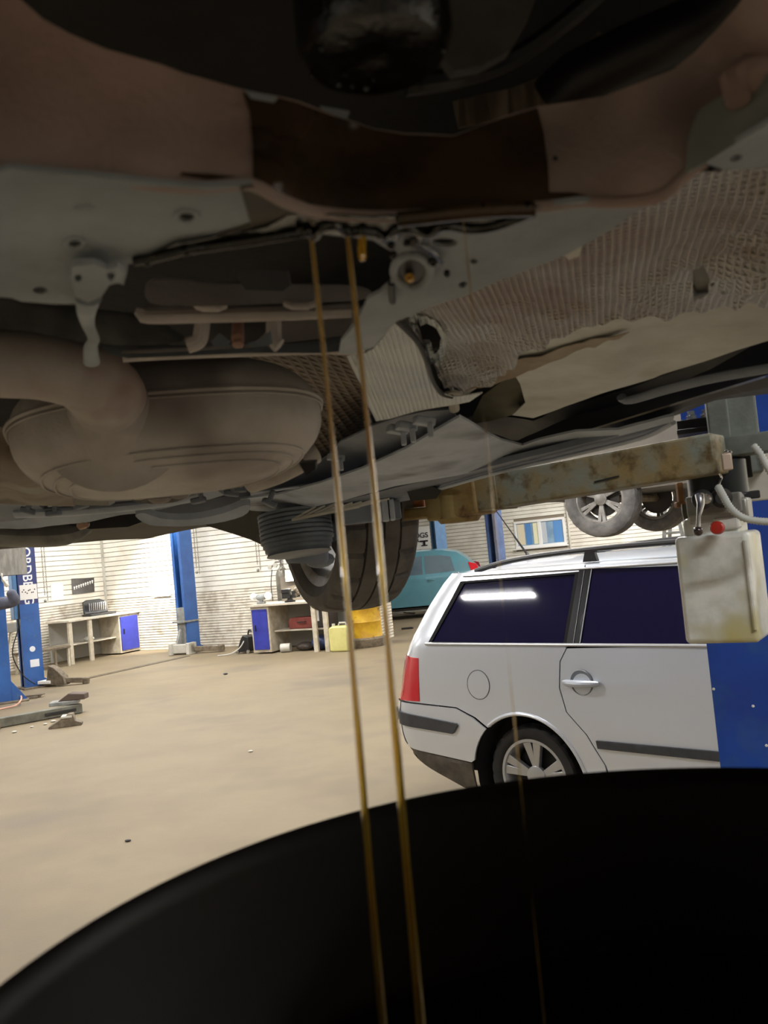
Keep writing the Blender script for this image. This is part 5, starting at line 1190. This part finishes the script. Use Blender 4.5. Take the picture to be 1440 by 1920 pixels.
P_('brown_foil_floor', [(430, 665), (640, 660), (690, 690), (735, 790), (640, 835), (600, 862), (560, 800), (430, 720)], Surf([(430, 670, 1.35), (690, 690, 1.25), (735, 790, 1.55), (600, 860, 1.75)]), M_foild, step=14, thick=.0015, relief=lambda p, a, b: .003 * nf(p, 8))
P_('tunnel_wall', [(430, 665), (250, 675), (200, 700), (560, 800)], Surf([(430, 665, 1.5), (250, 675, 1.5), (560, 800, 1.6)]), M_engine, step=20)
# beige panel below the shield
TS = Surf([(885, 812, 1.60), (1440, 642, 1.00), (860, 660, 1.12), (1440, 500, .74), (1140, 610, .92), (1100, 700, 1.15), (1250, 702, 1.2), (900, 745, 1.30)])
ts_out = [(845, 748), (862, 650), (930, 636), (1000, 628), (1100, 606), (1200, 590), (1300, 545), (1380, 480), (1440, 410), (1530, 360), (1530, 612), (1440, 640), (1380, 658), (1300, 684), (1240, 702), (1225, 708), (1150, 732), (1060, 762), (1000, 784), (960, 778), (985, 755), (975, 720), (960, 700), (935, 704), (905, 720), (880, 738)]
P_('inner_panel', ts_out, TS, M_tunnel, step=11, thick=.002, relief=lambda p, a, b: .002 * nf(p, 9) + .0045 * abs(nf(p, 14, 4)) * (1 if b < 610 + (1440 - a) * .25 else .25), ang=50)
P_('panel_fold', [(862, 735), (872, 700), (920, 690), (1010, 668), (1100, 640), (1180, 622), (1160, 634), (1080, 662), (1000, 694), (930, 720)], lambda x, y: TS(x, y) - .015, mat('fold_brown', (140, 122, 104), .7, c2=(158, 146, 128), ns=14, bump=.003, bs=40), step=9, thick=.001, relief=crumple(.004, 26), ang=50)
P_('olive_panel', [(905, 742), (940, 716), (962, 702), (985, 722), (990, 758), (962, 778), (915, 790), (880, 796)], Surf([(905, 742, 1.42), (985, 722, 1.36), (915, 790, 1.56)]), mat('olive_grey', (126, 124, 108), .7, c2=(104, 100, 84), ns=9), step=12, thick=.002)
P_('inner_sill', [(862, 790), (900, 770), (1000, 790), (1100, 752), (1240, 706), (1300, 686), (1440, 640), (1530, 616), (1530, 700), (1440, 728), (1300, 756), (1200, 790), (1060, 830), (1000, 824), (960, 826), (915, 812)], Surf([(870, 790, 1.75), (1440, 640, 1.12), (1440, 735, 1.2), (1000, 824, 1.75)]), M_blk2, step=16, thick=.003, relief=crumple(.006, 8))
bar('sill_pipe', [W(1165, 744, 1.30), W(1180, 750, 1.3), W(1250, 730, 1.22), W(1340, 708, 1.14), W(1500, 680, 1.02)], .008, .006, M_undp)
P_('rocker_cover', [(1100, 790), (1250, 748), (1360, 716), (1530, 680), (1530, 745), (1440, 742), (1340, 756), (1255, 782), (1150, 812)], Surf([(1100, 790, 1.6), (1500, 690, 1.15), (1440, 742, 1.28), (1150, 812, 1.68)]), M_blk2, step=14, thick=.003, relief=lambda p, a, b: .006 * nf(p, 7, 6), ang=50)
MB().tube([W(849, 742, 1.2), W(852, 768, 1.22)], .0075, 10).build('stud', M_exh, LC)
MB().lathe([(.018, 0), (.018, .004)], W(845, 743, 1.2), (0, -.3, -1), 16).build('stud_washer', M_exh, LC)
# crumpled shield bottom margin
# ---------------- grey plastic trays
P1 = Surf([(850, 770, 1.24), (640, 826, 1.48), (470, 915, 2.1), (600, 890, 1.80)])
P_('plastic_tray', [(640, 828), (700, 798), (760, 780), (800, 772), (848, 770), (860, 790), (820, 812), (740, 845), (660, 880), (600, 905), (520, 926), (452, 932), (470, 912), (560, 880), (600, 868), (622, 850)], P1, M_undp, step=13, thick=.003, relief=lambda p, a, b: .003 * nf(p, 6))
P2 = Surf([(1000, 836, 1.58), (862, 782, 1.22), (640, 940, 1.90), (470, 955, 2.1), (1250, 790, 1.34), (760, 905, 1.75)])
P_('lower_tray', [(862, 782), (880, 792), (912, 812), (940, 826), (980, 836), (1010, 826), (1080, 810), (1160, 806), (1250, 782), (1264, 780), (1262, 790), (1240, 796), (1100, 836), (960, 866), (860, 890), (740, 912), (640, 940), (540, 962), (470, 958), (450, 936), (520, 928), (600, 906), (680, 878), (760, 842)], P2, M_undl, step=13, thick=.004, relief=lambda p, a, b: .002 * nf(p, 5, 3))
P_('sill_strip', [(1262, 788), (1240, 794), (1100, 832), (960, 864), (860, 890), (740, 914), (640, 940), (560, 960), (520, 985), (620, 962), (700, 950), (780, 935), (860, 906), (960, 876), (1090, 848), (1200, 824), (1240, 804), (1262, 798)], Surf([(1262, 790, 1.36), (1000, 860, 1.62), (700, 935, 1.98), (540, 970, 2.2)]), M_undp, step=12, thick=.012, tdir=(0, .3, 1), relief=lambda p, a, b: .002 * nf(p, 9))
bar('sill_edge', [W(x, y, D) for x, y, D in ((1262, 792, 1.36), (1200, 822, 1.44), (1060, 856, 1.57), (940, 884, 1.70), (840, 912, 1.84), (780, 930, 1.92))], .006, .004, M_undl)
for (x, y, D) in ((762, 800, 1.26), (795, 790, 1.24), (630, 858, 1.55), (745, 806, 1.28)):
    p = W(x, y, D); MB().box(p, (.03, .02, .012), rotm(0, .2, .3)).box(p + Vector((.008, -.004, -.014)), (.008, .012, .022)).build('tray_clip', M_undl, LC, bev=.002)
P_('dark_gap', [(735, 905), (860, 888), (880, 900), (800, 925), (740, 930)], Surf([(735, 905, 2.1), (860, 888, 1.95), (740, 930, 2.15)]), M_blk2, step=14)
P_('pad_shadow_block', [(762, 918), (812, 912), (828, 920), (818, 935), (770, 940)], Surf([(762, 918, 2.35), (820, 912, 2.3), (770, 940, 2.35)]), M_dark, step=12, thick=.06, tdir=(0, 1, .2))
# ---------------- rear axle region
wx_ = lw(.795, 2.52, 1.815)
wheel(LC, (.735, 2.52, 1.79 - LZ), (1, .07, 0), .328, .235, .245, 'five', MT=M_tyred, MR=M_alloyd, grooves=3, sl=.2, nseg=192, every=8, lat=.009)
MB().lathe([(.12, -.06), (.15, -.05), (.15, .0), (.1, .02)], (.66, 2.52, 1.80 - LZ), (1, 0, 0), 28).build('brake_backplate', M_brake, LC, world=False)
GP = Surf([(545, 972, 1.83), (720, 945, 1.83), (600, 945, 1.83)])
gl_ = MB()
for i in range(9):
    t = i / 8; MB().beam(W(549 + t * 122, 974 - t * 24, 1.78), W(592 + t * 138, 950 - t * 15, 1.80), .0019, .004).build('fin', M_lgrey, LC, smooth=False)
MB().beam(W(547, 975, 1.78), W(674, 950, 1.78), .004, .005).build('grille_edge', M_lgrey, LC)
P_('grille_plate', [(545, 974), (600, 945), (730, 930), (700, 950), (620, 966)], lambda x, y: GP(x, y) + .03, M_dark, step=12)
MB().beam(W(636, 968, 2.02), W(748, 956, 2.05), .05, .045).build('jack_rail', M_undp, LC, bev=.004)
MB().box(W(722, 958, 2.03), (.016, .06, .05)).box(W(735, 956, 2.03), (.012, .06, .05)).build('jack_rail_rib', M_undl, LC, bev=.003)
# ribbed black boot left of the wheel
rb = MB(); V = []; rp_ = W(556, 1000, 2.05)
nn = 60
prof = []
for i in range(9):
    z = .050 - i * .0105; rr = .088 - .004 * (i > 6) * (i - 6); prof += [(rr, z), (rr, z - .006), (rr - .006, z - .0075), (rr - .006, z - .0098)]
prof += [(.078, -.05), (.05, -.055)]
rb.lathe([(r_, z) for r_, z in prof], rp_, (-.05, .1, 1), 40); rb.build('ribbed_boot', mat('ribbed_plastic', (118, 128, 140), .5, c2=(98, 107, 118), ns=10), LC)
P_('boot_flange', [(484, 968), (500, 952), (560, 962), (640, 985), (640, 1010), (600, 1028), (560, 1034), (520, 1032), (512, 1024), (490, 1016)], Surf([(484, 968, 2.2), (640, 985, 2.25), (560, 1034, 2.15)]), M_undp, step=12, thick=.03, tdir=(0, 1, .2), relief=crumple(.004, 12))
MB().lathe([(.05, 0), (.055, .01), (.055, .03), (.04, .04), (.04, .06), (.07, .075)], W(575, 1056, 2.15), (.1, 0, 1), 20).ball(W(600, 1050, 2.2), .03, 10, (1.3, 1, .7)).build('strut_mount', M_undp, LC)
P_('inner_arch', [(385, 985), (430, 960), (495, 940), (540, 965), (500, 1026), (470, 1012), (440, 1002)], Surf([(385, 985, 2.8), (495, 940, 2.5), (500, 1026, 2.5)]), mat('arch_liner', (92, 90, 84), .8, c2=(80, 78, 72), ns=6, bump=.001, bs=120), step=13, thick=.01, tdir=(0, 1, .2))
P_('rear_bumper_underside', [(-500, 1025), (-80, 985), (0, 978), (120, 976), (240, 966), (330, 960), (400, 955), (480, 945), (480, 968), (430, 966), (395, 986), (340, 996), (276, 1010), (200, 1013), (100, 1022), (0, 1030), (-80, 1038), (-500, 1080)], Surf([(0, 1030, 3.2), (395, 985, 3.2), (0, 975, 2.6), (400, 955, 2.6)]), mat('bumper_underside', (84, 80, 70), .8, c2=(70, 66, 58), ns=4), step=14, thick=.02)
P_('spare_wheel_well', [(-460, 985), (-80, 940), (0, 935), (60, 940), (130, 945), (160, 965), (165, 985), (120, 1000), (60, 1012), (0, 1020), (-80, 1028), (-460, 1062)], Surf([(0, 940, 2.4), (150, 970, 2.5), (0, 1020, 2.9), (100, 945, 2.4)]), M_susp, step=13, thick=.02, relief=crumple(.01, 5))
P_('rear_crossmember', [(-460, 1000), (-80, 962), (30, 958), (90, 948), (165, 950), (240, 944), (330, 930), (400, 915), (420, 930), (330, 948), (255, 962), (170, 978), (60, 990), (-80, 996), (-460, 1030)], Surf([(0, 960, 1.95), (400, 915, 1.9), (60, 990, 2.0)]), M_undl, step=13, thick=.03, relief=crumple(.004, 10))
P_('rear_subframe_dark', [(130, 985), (176, 964), (255, 960), (268, 978), (240, 988), (170, 992)], Surf([(130, 985, 2.4), (255, 960, 2.4), (170, 992, 2.4)]), M_dark, step=12, thick=.02)
bar('suspension_link', [W(30, 962, 1.85), W(100, 960, 1.84), W(200, 953, 1.83), W(300, 942, 1.83), W(380, 926, 1.84)], .013, .011, M_undl)
bar('propshaft', [W(-60, 1000, 2.3), W(40, 1006, 2.35), W(120, 1003, 2.4), W(155, 985, 2.45)], .04, .03, M_susp)
MB().lathe([(.008, -.01), (.011, 0), (.012, .012), (.006, .018)], W(154, 984, 2.0), (1, -.3, .4), 16).build('copper_bush', mat('copper_part', (150, 122, 102), .35, .6), LC)
# cup plate
P_('spring_seat', sm2([(254, 968), (270, 962), (300, 972), (360, 974), (420, 962), (455, 948), (470, 950), (455, 968), (400, 982), (330, 987), (280, 984)], 3), Surf([(254, 968, 1.95), (460, 948, 1.9), (340, 986, 1.95)]), M_undl, step=9, thick=.015, relief=lambda p, a, b: .001 * nf(p, 30))
P_('spring_seat_bowl', [(262, 962), (300, 955), (380, 938), (430, 930), (470, 920), (470, 950), (420, 962), (360, 972), (300, 970)], Surf([(262, 962, 2.0), (470, 920, 2.0), (360, 972, 2.02)]), M_undp, step=12, thick=.02)
P_('axle_mount', sm2([(238, 925), (250, 918), (300, 920), (345, 915), (358, 922), (340, 938), (300, 945), (250, 940)], 3), Surf([(238, 925, 1.65), (350, 915, 1.65), (300, 945, 1.65)]), M_susp, step=9, thick=.04, tdir=(0, 1, .2), relief=crumple(.008, 30))
for (x, y, s_) in ((262, 927, 1), (300, 932, 1.2), (335, 925, 1)): MB().ball(W(x, y, 1.62), .016 * s_, 9, (1.3, 1, .7)).build('mount_lump', M_exh, LC)
P_('grey_box', [(138, 928), (200, 930), (205, 948), (160, 948), (138, 946)], Surf([(138, 928, 1.7), (200, 930, 1.7), (160, 948, 1.7)]), M_lgrey, step=10, thick=.04, tdir=(0, 1, .2), relief=None)
for (x, y) in ((100, 962), (52, 958), (372, 938), (448, 918), (434, 925), (505, 943), (152, 948)):
    p = W(x, y, 1.72); q_ = random.uniform(-.5, .5)
    MB().box(p, (.03, .018, .012), rotm(0, q_, q_)).box(p + Vector((.006, -.004, .014)), (.010, .012, .024), rotm(0, q_, 0)).build('pipe_clip', M_undp, LC, bev=.003)
P_('left_shield_tube', [(-420, 830), (-80, 790), (0, 800), (30, 830), (50, 870), (75, 905), (130, 920), (138, 950), (60, 948), (0, 945), (-80, 940), (-420, 975)], Surf([(0, 800, 1.15), (-80, 870, 1.1), (60, 880, 1.25), (130, 950, 1.6), (0, 945, 1.55)]), mat('brown_shield', (120, 108, 92), .65, .1, c2=(96, 84, 70), ns=6, c3=(140, 136, 124), ns3=4), step=13, thick=.01, tdir=(0, 1, .3), relief=lambda p, a, b: .004 * nf(p, 8))
P_('left_bluegrey_tray', [(-80, 930), (0, 938), (70, 946), (90, 960), (40, 975), (-80, 985)], Surf([(-80, 930, 1.75), (70, 946, 1.8), (0, 975, 1.9)]), M_undp, step=12, thick=.02)
P_('small_foil', [(-80, 925), (0, 922), (60, 928), (110, 940), (60, 948), (-80, 940)], Surf([(0, 922, 1.6), (100, 938, 1.65), (0, 940, 1.65)]), M_foil2, step=11, thick=.004, relief=crumple(.003, 25))
P_('left_dark_tunnel', [(-80, 745), (40, 745), (100, 742), (140, 760), (60, 800), (20, 815), (-80, 800)], Surf([(-80, 745, 1.3), (100, 742, 1.35), (20, 815, 1.5)]), M_engine, step=16)
bar('brake_line', [W(470, 925, 1.7), W(560, 912, 1.75), W(640, 896, 1.8), W(700, 880, 1.85)], .003, .003, M_undl)

# ================================================================== RIGHT LIFT POST, ARM, POWER UNIT
RP_ = W(1317, 1205, 2.34) ; rz_ = R_(-20); cxy = Vector((RP_.x, RP_.y, 0)) + Vector((math.cos(rz_), math.sin(rz_), 0)) * .135 + Vector((-math.sin(rz_), math.cos(rz_), 0)) * .125
M_blue_n = mat('bright_blue_paint', (22, 76, 178), .35, c2=(18, 62, 156), ns=3, coat=.3, c3=(48, 92, 160), ns3=5, lo3=.58, hi3=.75)
mblue_keep = M_blue; M_blue = M_blue_n
col4 = column(cxy, rz_, H_=3.9, lab='bright blue lift post at the right edge behind the plastic oil tank', wd=.25, dp=.25)
M_blue = mblue_keep
wp_ = MB()
for (x, y) in ((1412, 1324), (1437, 1398), (1338, 1292)): 
    p = col4.matrix_basis.inverted() @ onplane(x, y, cxy + (ROOTM[col4.name].to_3x3() @ Vector((0, -.127, 0))), ROOTM[col4.name].to_3x3() @ Vector((0, 1, 0))); wp_.ball((p.x, -.1265, p.z), .004, 6, (1, .2, 1))
wp_.build('paint_chip', M_white, col4, world=False)
M_arm = mat('grimy_arm_paint', (128, 136, 128), .55, c2=(138, 120, 80), ns=9, bump=.003, bs=35, c3=(92, 76, 46), ns3=22, lo3=.5, hi3=.66)
M_yarm = mat('yellowed_paint', (150, 134, 88), .6, c2=(128, 102, 60), ns=12, bump=.002, bs=50, c3=(92, 62, 38), ns3=14, lo3=.6, hi3=.7)
M_carr = mat('carriage_grey_green', (118, 126, 120), .55, c2=(92, 98, 92), ns=10, bump=.001, bs=60, c3=(60, 64, 60), ns3=8, lo3=.6, hi3=.7)
aA = W(1352, 850, 1.86); aB = W(822, 942, 2.30)
AR_ = MB().beam(aA, aB, .10, .088).build('lift_arm', M_arm, col4, bev=.006, label='grimy grey-yellow lift arm reaching under the car')
ad = (aB - aA).normalized(); sd_ = ad.cross(Vector((0, 0, 1))).normalized()
MB().beam(aA.lerp(aB, .80), aB + ad * .01, .112, .10).build('arm_collar', M_yarm, AR_, bev=.008)
MB().beam(aA.lerp(aB, .72), aA.lerp(aB, .735), .104, .092).build('weld_band', M_arm, AR_, bev=.002)
MB().lathe([(.05, -.062), (.06, -.05), (.06, .045), (.05, .05)], aB - ad * .06, (0, 0, 1), 24).build('pad_pivot', M_yarm, AR_)
pdp = W(778, 962, 2.40)
MB().beam(aB - ad * .02 + Vector((0, 0, -.025)), pdp - Vector((.04, -.012, .003)), .075, .032).build('pad_bracket', M_yarm, AR_, bev=.006)
MB().box(W(779, 947, 2.40), (.062, .07, .034), rotm(0, 0, R_(-12))).build('rubber_pad', mat('rusty_pad', (170, 112, 62), .7, c2=(120, 66, 36), ns=14, bump=.001), AR_, bev=.006)
MB().box(aA.lerp(aB, .33) - sd_ * .0 + sd_ * .0515 * (1 if sd_.y < 0 else -1) + Vector((0, 0, -.018)), (.06, .003, .004), rotm(0, .1, math.atan2(ad.y, ad.x))).build('scratch_groove', M_dark, AR_)
# carriage at the post
CR_ = MB().box(W(1346, 795, 1.98), (.045, .12, .30), rotm(0, 0, R_(-20))).build('carriage', M_carr, col4, bev=.004)
MB().box(W(1384, 790, 2.06), (.085, .06, .26), rotm(0, 0, R_(-20))).build('carriage_body', M_carr, CR_, bev=.006)
MB().beam(W(1352, 842, 1.94), W(1500, 820, 1.85), .06, .045).build('cross_flange', M_carr, CR_, bev=.004)
MB().box(W(1400, 880, 2.10), (.10, .05, .16), rotm(0, 0, R_(-20))).build('mount_plate', M_lgrey, CR_, bev=.004)
MB().box(W(1304, 800, 2.12), (.085, .10, .03), rotm(0, 0, R_(-20))).box(W(1304, 811, 2.1), (.085, .12, .012), rotm(0, 0, R_(-20))).build('stop_plate', M_dark, CR_, bev=.003)
for x in (1298, 1325): MB().lathe([(.014, 0), (.014, .016), (.010, .018), (.010, .028)], W(x, 792 - (x - 1298) * .12, 2.10), (0, 0, 1), 6).build('plate_bolt', M_chrome, CR_)
MB().box(W(1363, 866, 1.80), (.020, .02, .036), rotm(0, 0, -.3)).build('steel_tag', mat('pinkish_steel', (196, 178, 164), .4, .3), CR_, bev=.003)
MB().ball(W(1362, 847, 1.80), .005, 8).ball(W(1369, 848, 1.80), .005, 8).build('tag_bolt', M_chrome, CR_)
MB().box(W(1395, 868, 1.98), (.03, .03, .07), rotm(0, 0, -.3)).ball(W(1389, 872, 1.95), .009, 10).build('latch', M_dark, CR_, bev=.003)
# power unit
PU = thing('power_unit', W(1350, 940, 1.92), R_(-30), 'hydraulic power unit with chrome lever under the lift arm', 'power unit')
MB().lathe([(.060, -.02), (.066, -.015), (.066, .06), (.06, .065)], W(1346, 916, 1.96), (0, 0, 1), 32).build('motor_drum', mat('motor_black', (26, 32, 36), .25, .3), PU)
MB().box(W(1342, 946, 1.93), (.115, .075, .045), rotm(0, 0, R_(-30))).build('valve_block', M_grey, PU, bev=.004)
MB().box(W(1350, 958, 1.95), (.13, .08, .05), rotm(0, 0, R_(-30))).build('block_base', mat('cast_alloy', (168, 168, 164), .4, .5), PU, bev=.006)
for (x, y) in ((1316, 937), (1352, 934)): MB().lathe([(.018, 0), (.022, .006), (.022, .02), (.014, .026)], W(x, y, 1.88), (-.3, -1, 0), 22).build('valve_cap', M_dark, PU)
MB().lathe([(.011, 0), (.011, .02), (.006, .024)], W(1323, 936, 1.85), (-.3, -1, 0), 16).build('valve_stem', M_chrome, PU)
MB().tube([W(1312, 928, 1.82), W(1314, 945, 1.81), W(1310, 968, 1.81), W(1309, 990, 1.81)], [.010, .008, .0045, .0045], 10).build('release_lever', M_chrome, PU)
MB().ball(W(1309, 996, 1.81), .0105, 18).build('lever_ball', mat('dark_ball', (60, 50, 50), .15, .4, coat=.5), PU)
MB().box(W(1398, 929, 1.98), (.06, .03, .018), rotm(0, 0, -.3)).box(W(1382, 920, 1.96), (.03, .03, .05), rotm(0, 0, -.3)).build('side_fitting', M_dark, PU, bev=.003)
MB().tube(smooth_line([W(1349, 888, 1.82), W(1353, 896, 1.82), W(1349, 906, 1.82), W(1350, 914, 1.82)], 4), .0022, 6).build('small_chain', M_chrome, PU)
MB().tube(smooth_line([W(1284, 945, 2.05), W(1286, 962, 2.05), W(1292, 985, 2.05), W(1296, 1010, 2.05)], 5), .009, 10).build('drain_tube', mat('dark_olive_tube', (58, 54, 38), .4), PU)
MB().box(W(1275, 926, 2.08), (.014, .02, .055)).box(W(1277, 946, 2.08), (.028, .024, .014)).build('rust_bracket', mat('rust_brown', (130, 90, 50), .7), PU, bev=.003)
# tank
TK = thing('oil_tank', W(1372, 1200, 1.96), R_(-34), 'oil-stained translucent plastic tank hanging on the right lift post', 'tank')
M_tank = mat('stained_translucent_plastic', (232, 236, 230), .35, c2=(198, 202, 196), ns=11, c3=(196, 188, 132), ns3=5, lo3=.48, hi3=.66, coat=.3)
def tank_pt(X, Y, Z): return ROOTM[TK.name] @ Vector((X, Y, Z))
def rbox(name, x0, x1, y0, y1, z0, z1, M, b, par=TK): return MB().b2(x0, x1, y0, y1, z0, z1).build(name, M, par, world=False, bev=b)
o = rbox('tank_body', -.088, .072, -.06, .09, 0, .245, M_tank, .012); o.modifiers['bevel'].segments = 4
o = rbox('tank_shoulder', -.070, .050, -.045, .07, .235, .285, M_tank, .012); o.modifiers['bevel'].segments = 4
o = rbox('tank_neck', -.055, .045, -.045, .05, .28, .315, M_tank, .008)
MB().tube([(.066, -.063, .03), (.066, -.063, .225)], .005, 8).build('mould_seam', M_tank, TK, world=False)
MB().b2(.0, .055, -.052, -.02, .252, .28).build('neck_step', M_tank, TK, world=False, bev=.005)
MB().lathe([(.013, 0), (.0145, .004), (.0145, .026), (.012, .03), (.001, .031)], W(1347, 990, 1.885), (-.55, -1, .05), 24).build('filler_cap', mat('red_cap', (170, 40, 26), .4), TK)
# corrugated conduit
def conduit(pts, lab, r=.0082):
    c = smooth_line(pts, 16); L_ = sum((c[i + 1] - c[i]).length for i in range(len(c) - 1)); n = int(L_ / .0032); out = []; acc = 0; i = 0; rs = []
    for k in range(n):
        t = k / n * L_
        while acc + (c[i + 1] - c[i]).length < t: acc += (c[i + 1] - c[i]).length; i += 1
        out.append(c[i].lerp(c[i + 1], (t - acc) / (c[i + 1] - c[i]).length)); rs.append(r if k % 2 else r * .74)
    r0 = thing('corrugated_conduit', pts[0], 0, lab, 'conduit'); MB().tube(out, rs, 14).build('conduit_tube', mat('conduit_grey', (186, 190, 186), .5), r0, ang=80)
conduit([W(1346, 912, 1.80), W(1356, 930, 1.78), W(1370, 953, 1.76), W(1392, 970, 1.75), (W(1415, 976, 1.75)), W(1450, 978, 1.76), W(1500, 972, 1.80)], 'grey corrugated conduit curving above the oil tank')
conduit([W(1412, 835, 1.80), W(1426, 852, 1.79), W(1438, 875, 1.78), W(1455, 900, 1.78)], 'short grey corrugated conduit on the blue post above the other one')

# ================================================================== OIL DRAIN PAN AND STREAMS
PANX, PANY, PANR, PANZ = .110, .316, .299, 1.46
PN = thing('oil_drain_pan', (PANX, PANY, 0), 0, 'large round black oil drain pan on a pole, held under the dripping car', 'drain pan')
M_pan = mat('oily_black_pan', (24, 16, 8), .5, c2=(14, 10, 6), ns=6, spec=.25)
z1 = PANZ
pr = [(PANR + .004, z1 - .014), (PANR + .006, z1 - .004), (PANR + .002, z1), (PANR - .003, z1 - .003), (PANR - .006, z1 - .012), (PANR - .018, z1 - .106), (PANR - .03, z1 - .115), (.05, z1 - .128), (.03, z1 - .135), (.03, z1 - .145), (PANR - .03, z1 - .122), (PANR - .012, z1 - .110), (PANR + .002, z1 - .014)]
MB().lathe(pr, n=120, cap=False).build('pan_bowl', M_pan, PN, world=False, ang=50)
MB().lathe([(.0005, z1 - .1125), (PANR - .027, z1 - .1125)], n=80, cap=False).build('oil_surface', mat('used_oil', (10, 6, 3), .03, coat=1., bump=.0006, bs=10), PN, world=False)
MB().tube([(0, 0, .02), (0, 0, z1 - .13)], .022, 20).build('pole', M_grey, PN, world=False)
MB().lathe([(.20, .06), (.21, .08), (.21, .40), (.19, .43), (.03, .46)], n=36).build('collecting_tank', M_dark, PN, world=False)
for k in range(4):
    a = R_(45 + 90 * k); MB().beam((0, 0, .07), (.26 * math.cos(a), .26 * math.sin(a), .07), .04, .02).build('base_leg', M_dark, PN, world=False, bev=.003)
    MB().lathe([(.02, -.012), (.028, -.010), (.028, .010), (.02, .012)], (.25 * math.cos(a), .25 * math.sin(a), .028), (math.sin(a), -math.cos(a), 0), 16).build('castor_wheel', M_black, PN, world=False)
M_stream = mat('golden_oil_stream', (250, 206, 96), .14, coat=.6, trans=.72, c2=(236, 180, 66), ns=10, spec=.8)
def stream(x, y, z_top, r0, r1, lab, sway=.0012):
    p = onz(x, y, z_top); n = 40; pts = []; rs = []
    for i in range(n + 1):
        t = i / n; z = z_top + (PANZ - .113 - z_top) * t
        pts.append(Vector((p.x + sway * math.sin(5 * t), p.y, z))); rs.append(r0 + (r1 - r0) * t + .0002 * math.sin(t * 23))
    o = MB().tube(pts, rs, 12).build('oil_stream', M_stream, None); set_origin(o); solo(o, lab, 'oil stream', 'oil streams falling into the drain pan')
stream(584, 446, FZ - .004, .0012, .0024, 'left of the two golden oil streams falling into the pan')
stream(652, 446, FZ - .004, .0013, .0028, 'right of the two golden oil streams, ending nearer the pan centre')
stream(868, 410, FZ - .004, .00018, .00022, 'hair-thin oil thread falling right of the two golden streams', .0004)

# sign on the wall behind the camera (mirrored in the car window)
sb = thing('wall_sign', rw(14, -21.9, 2.3), ROOM_RZ, 'white wall sign with black lettering behind the camera', 'sign')
MB().b2(-3.4, 3.4, -.03, 0, 0, .9).build('sign_panel', M_white, sb, world=False)
text_mesh('АВТОСЕРВИС', .75, .01, M_dark, 'sign_lettering', sb, Matrix.Translation((0, .01, .45)) @ Matrix.Rotation(R_(180), 4, 'Z') @ Matrix.Rotation(R_(90), 4, 'X'), world=False)
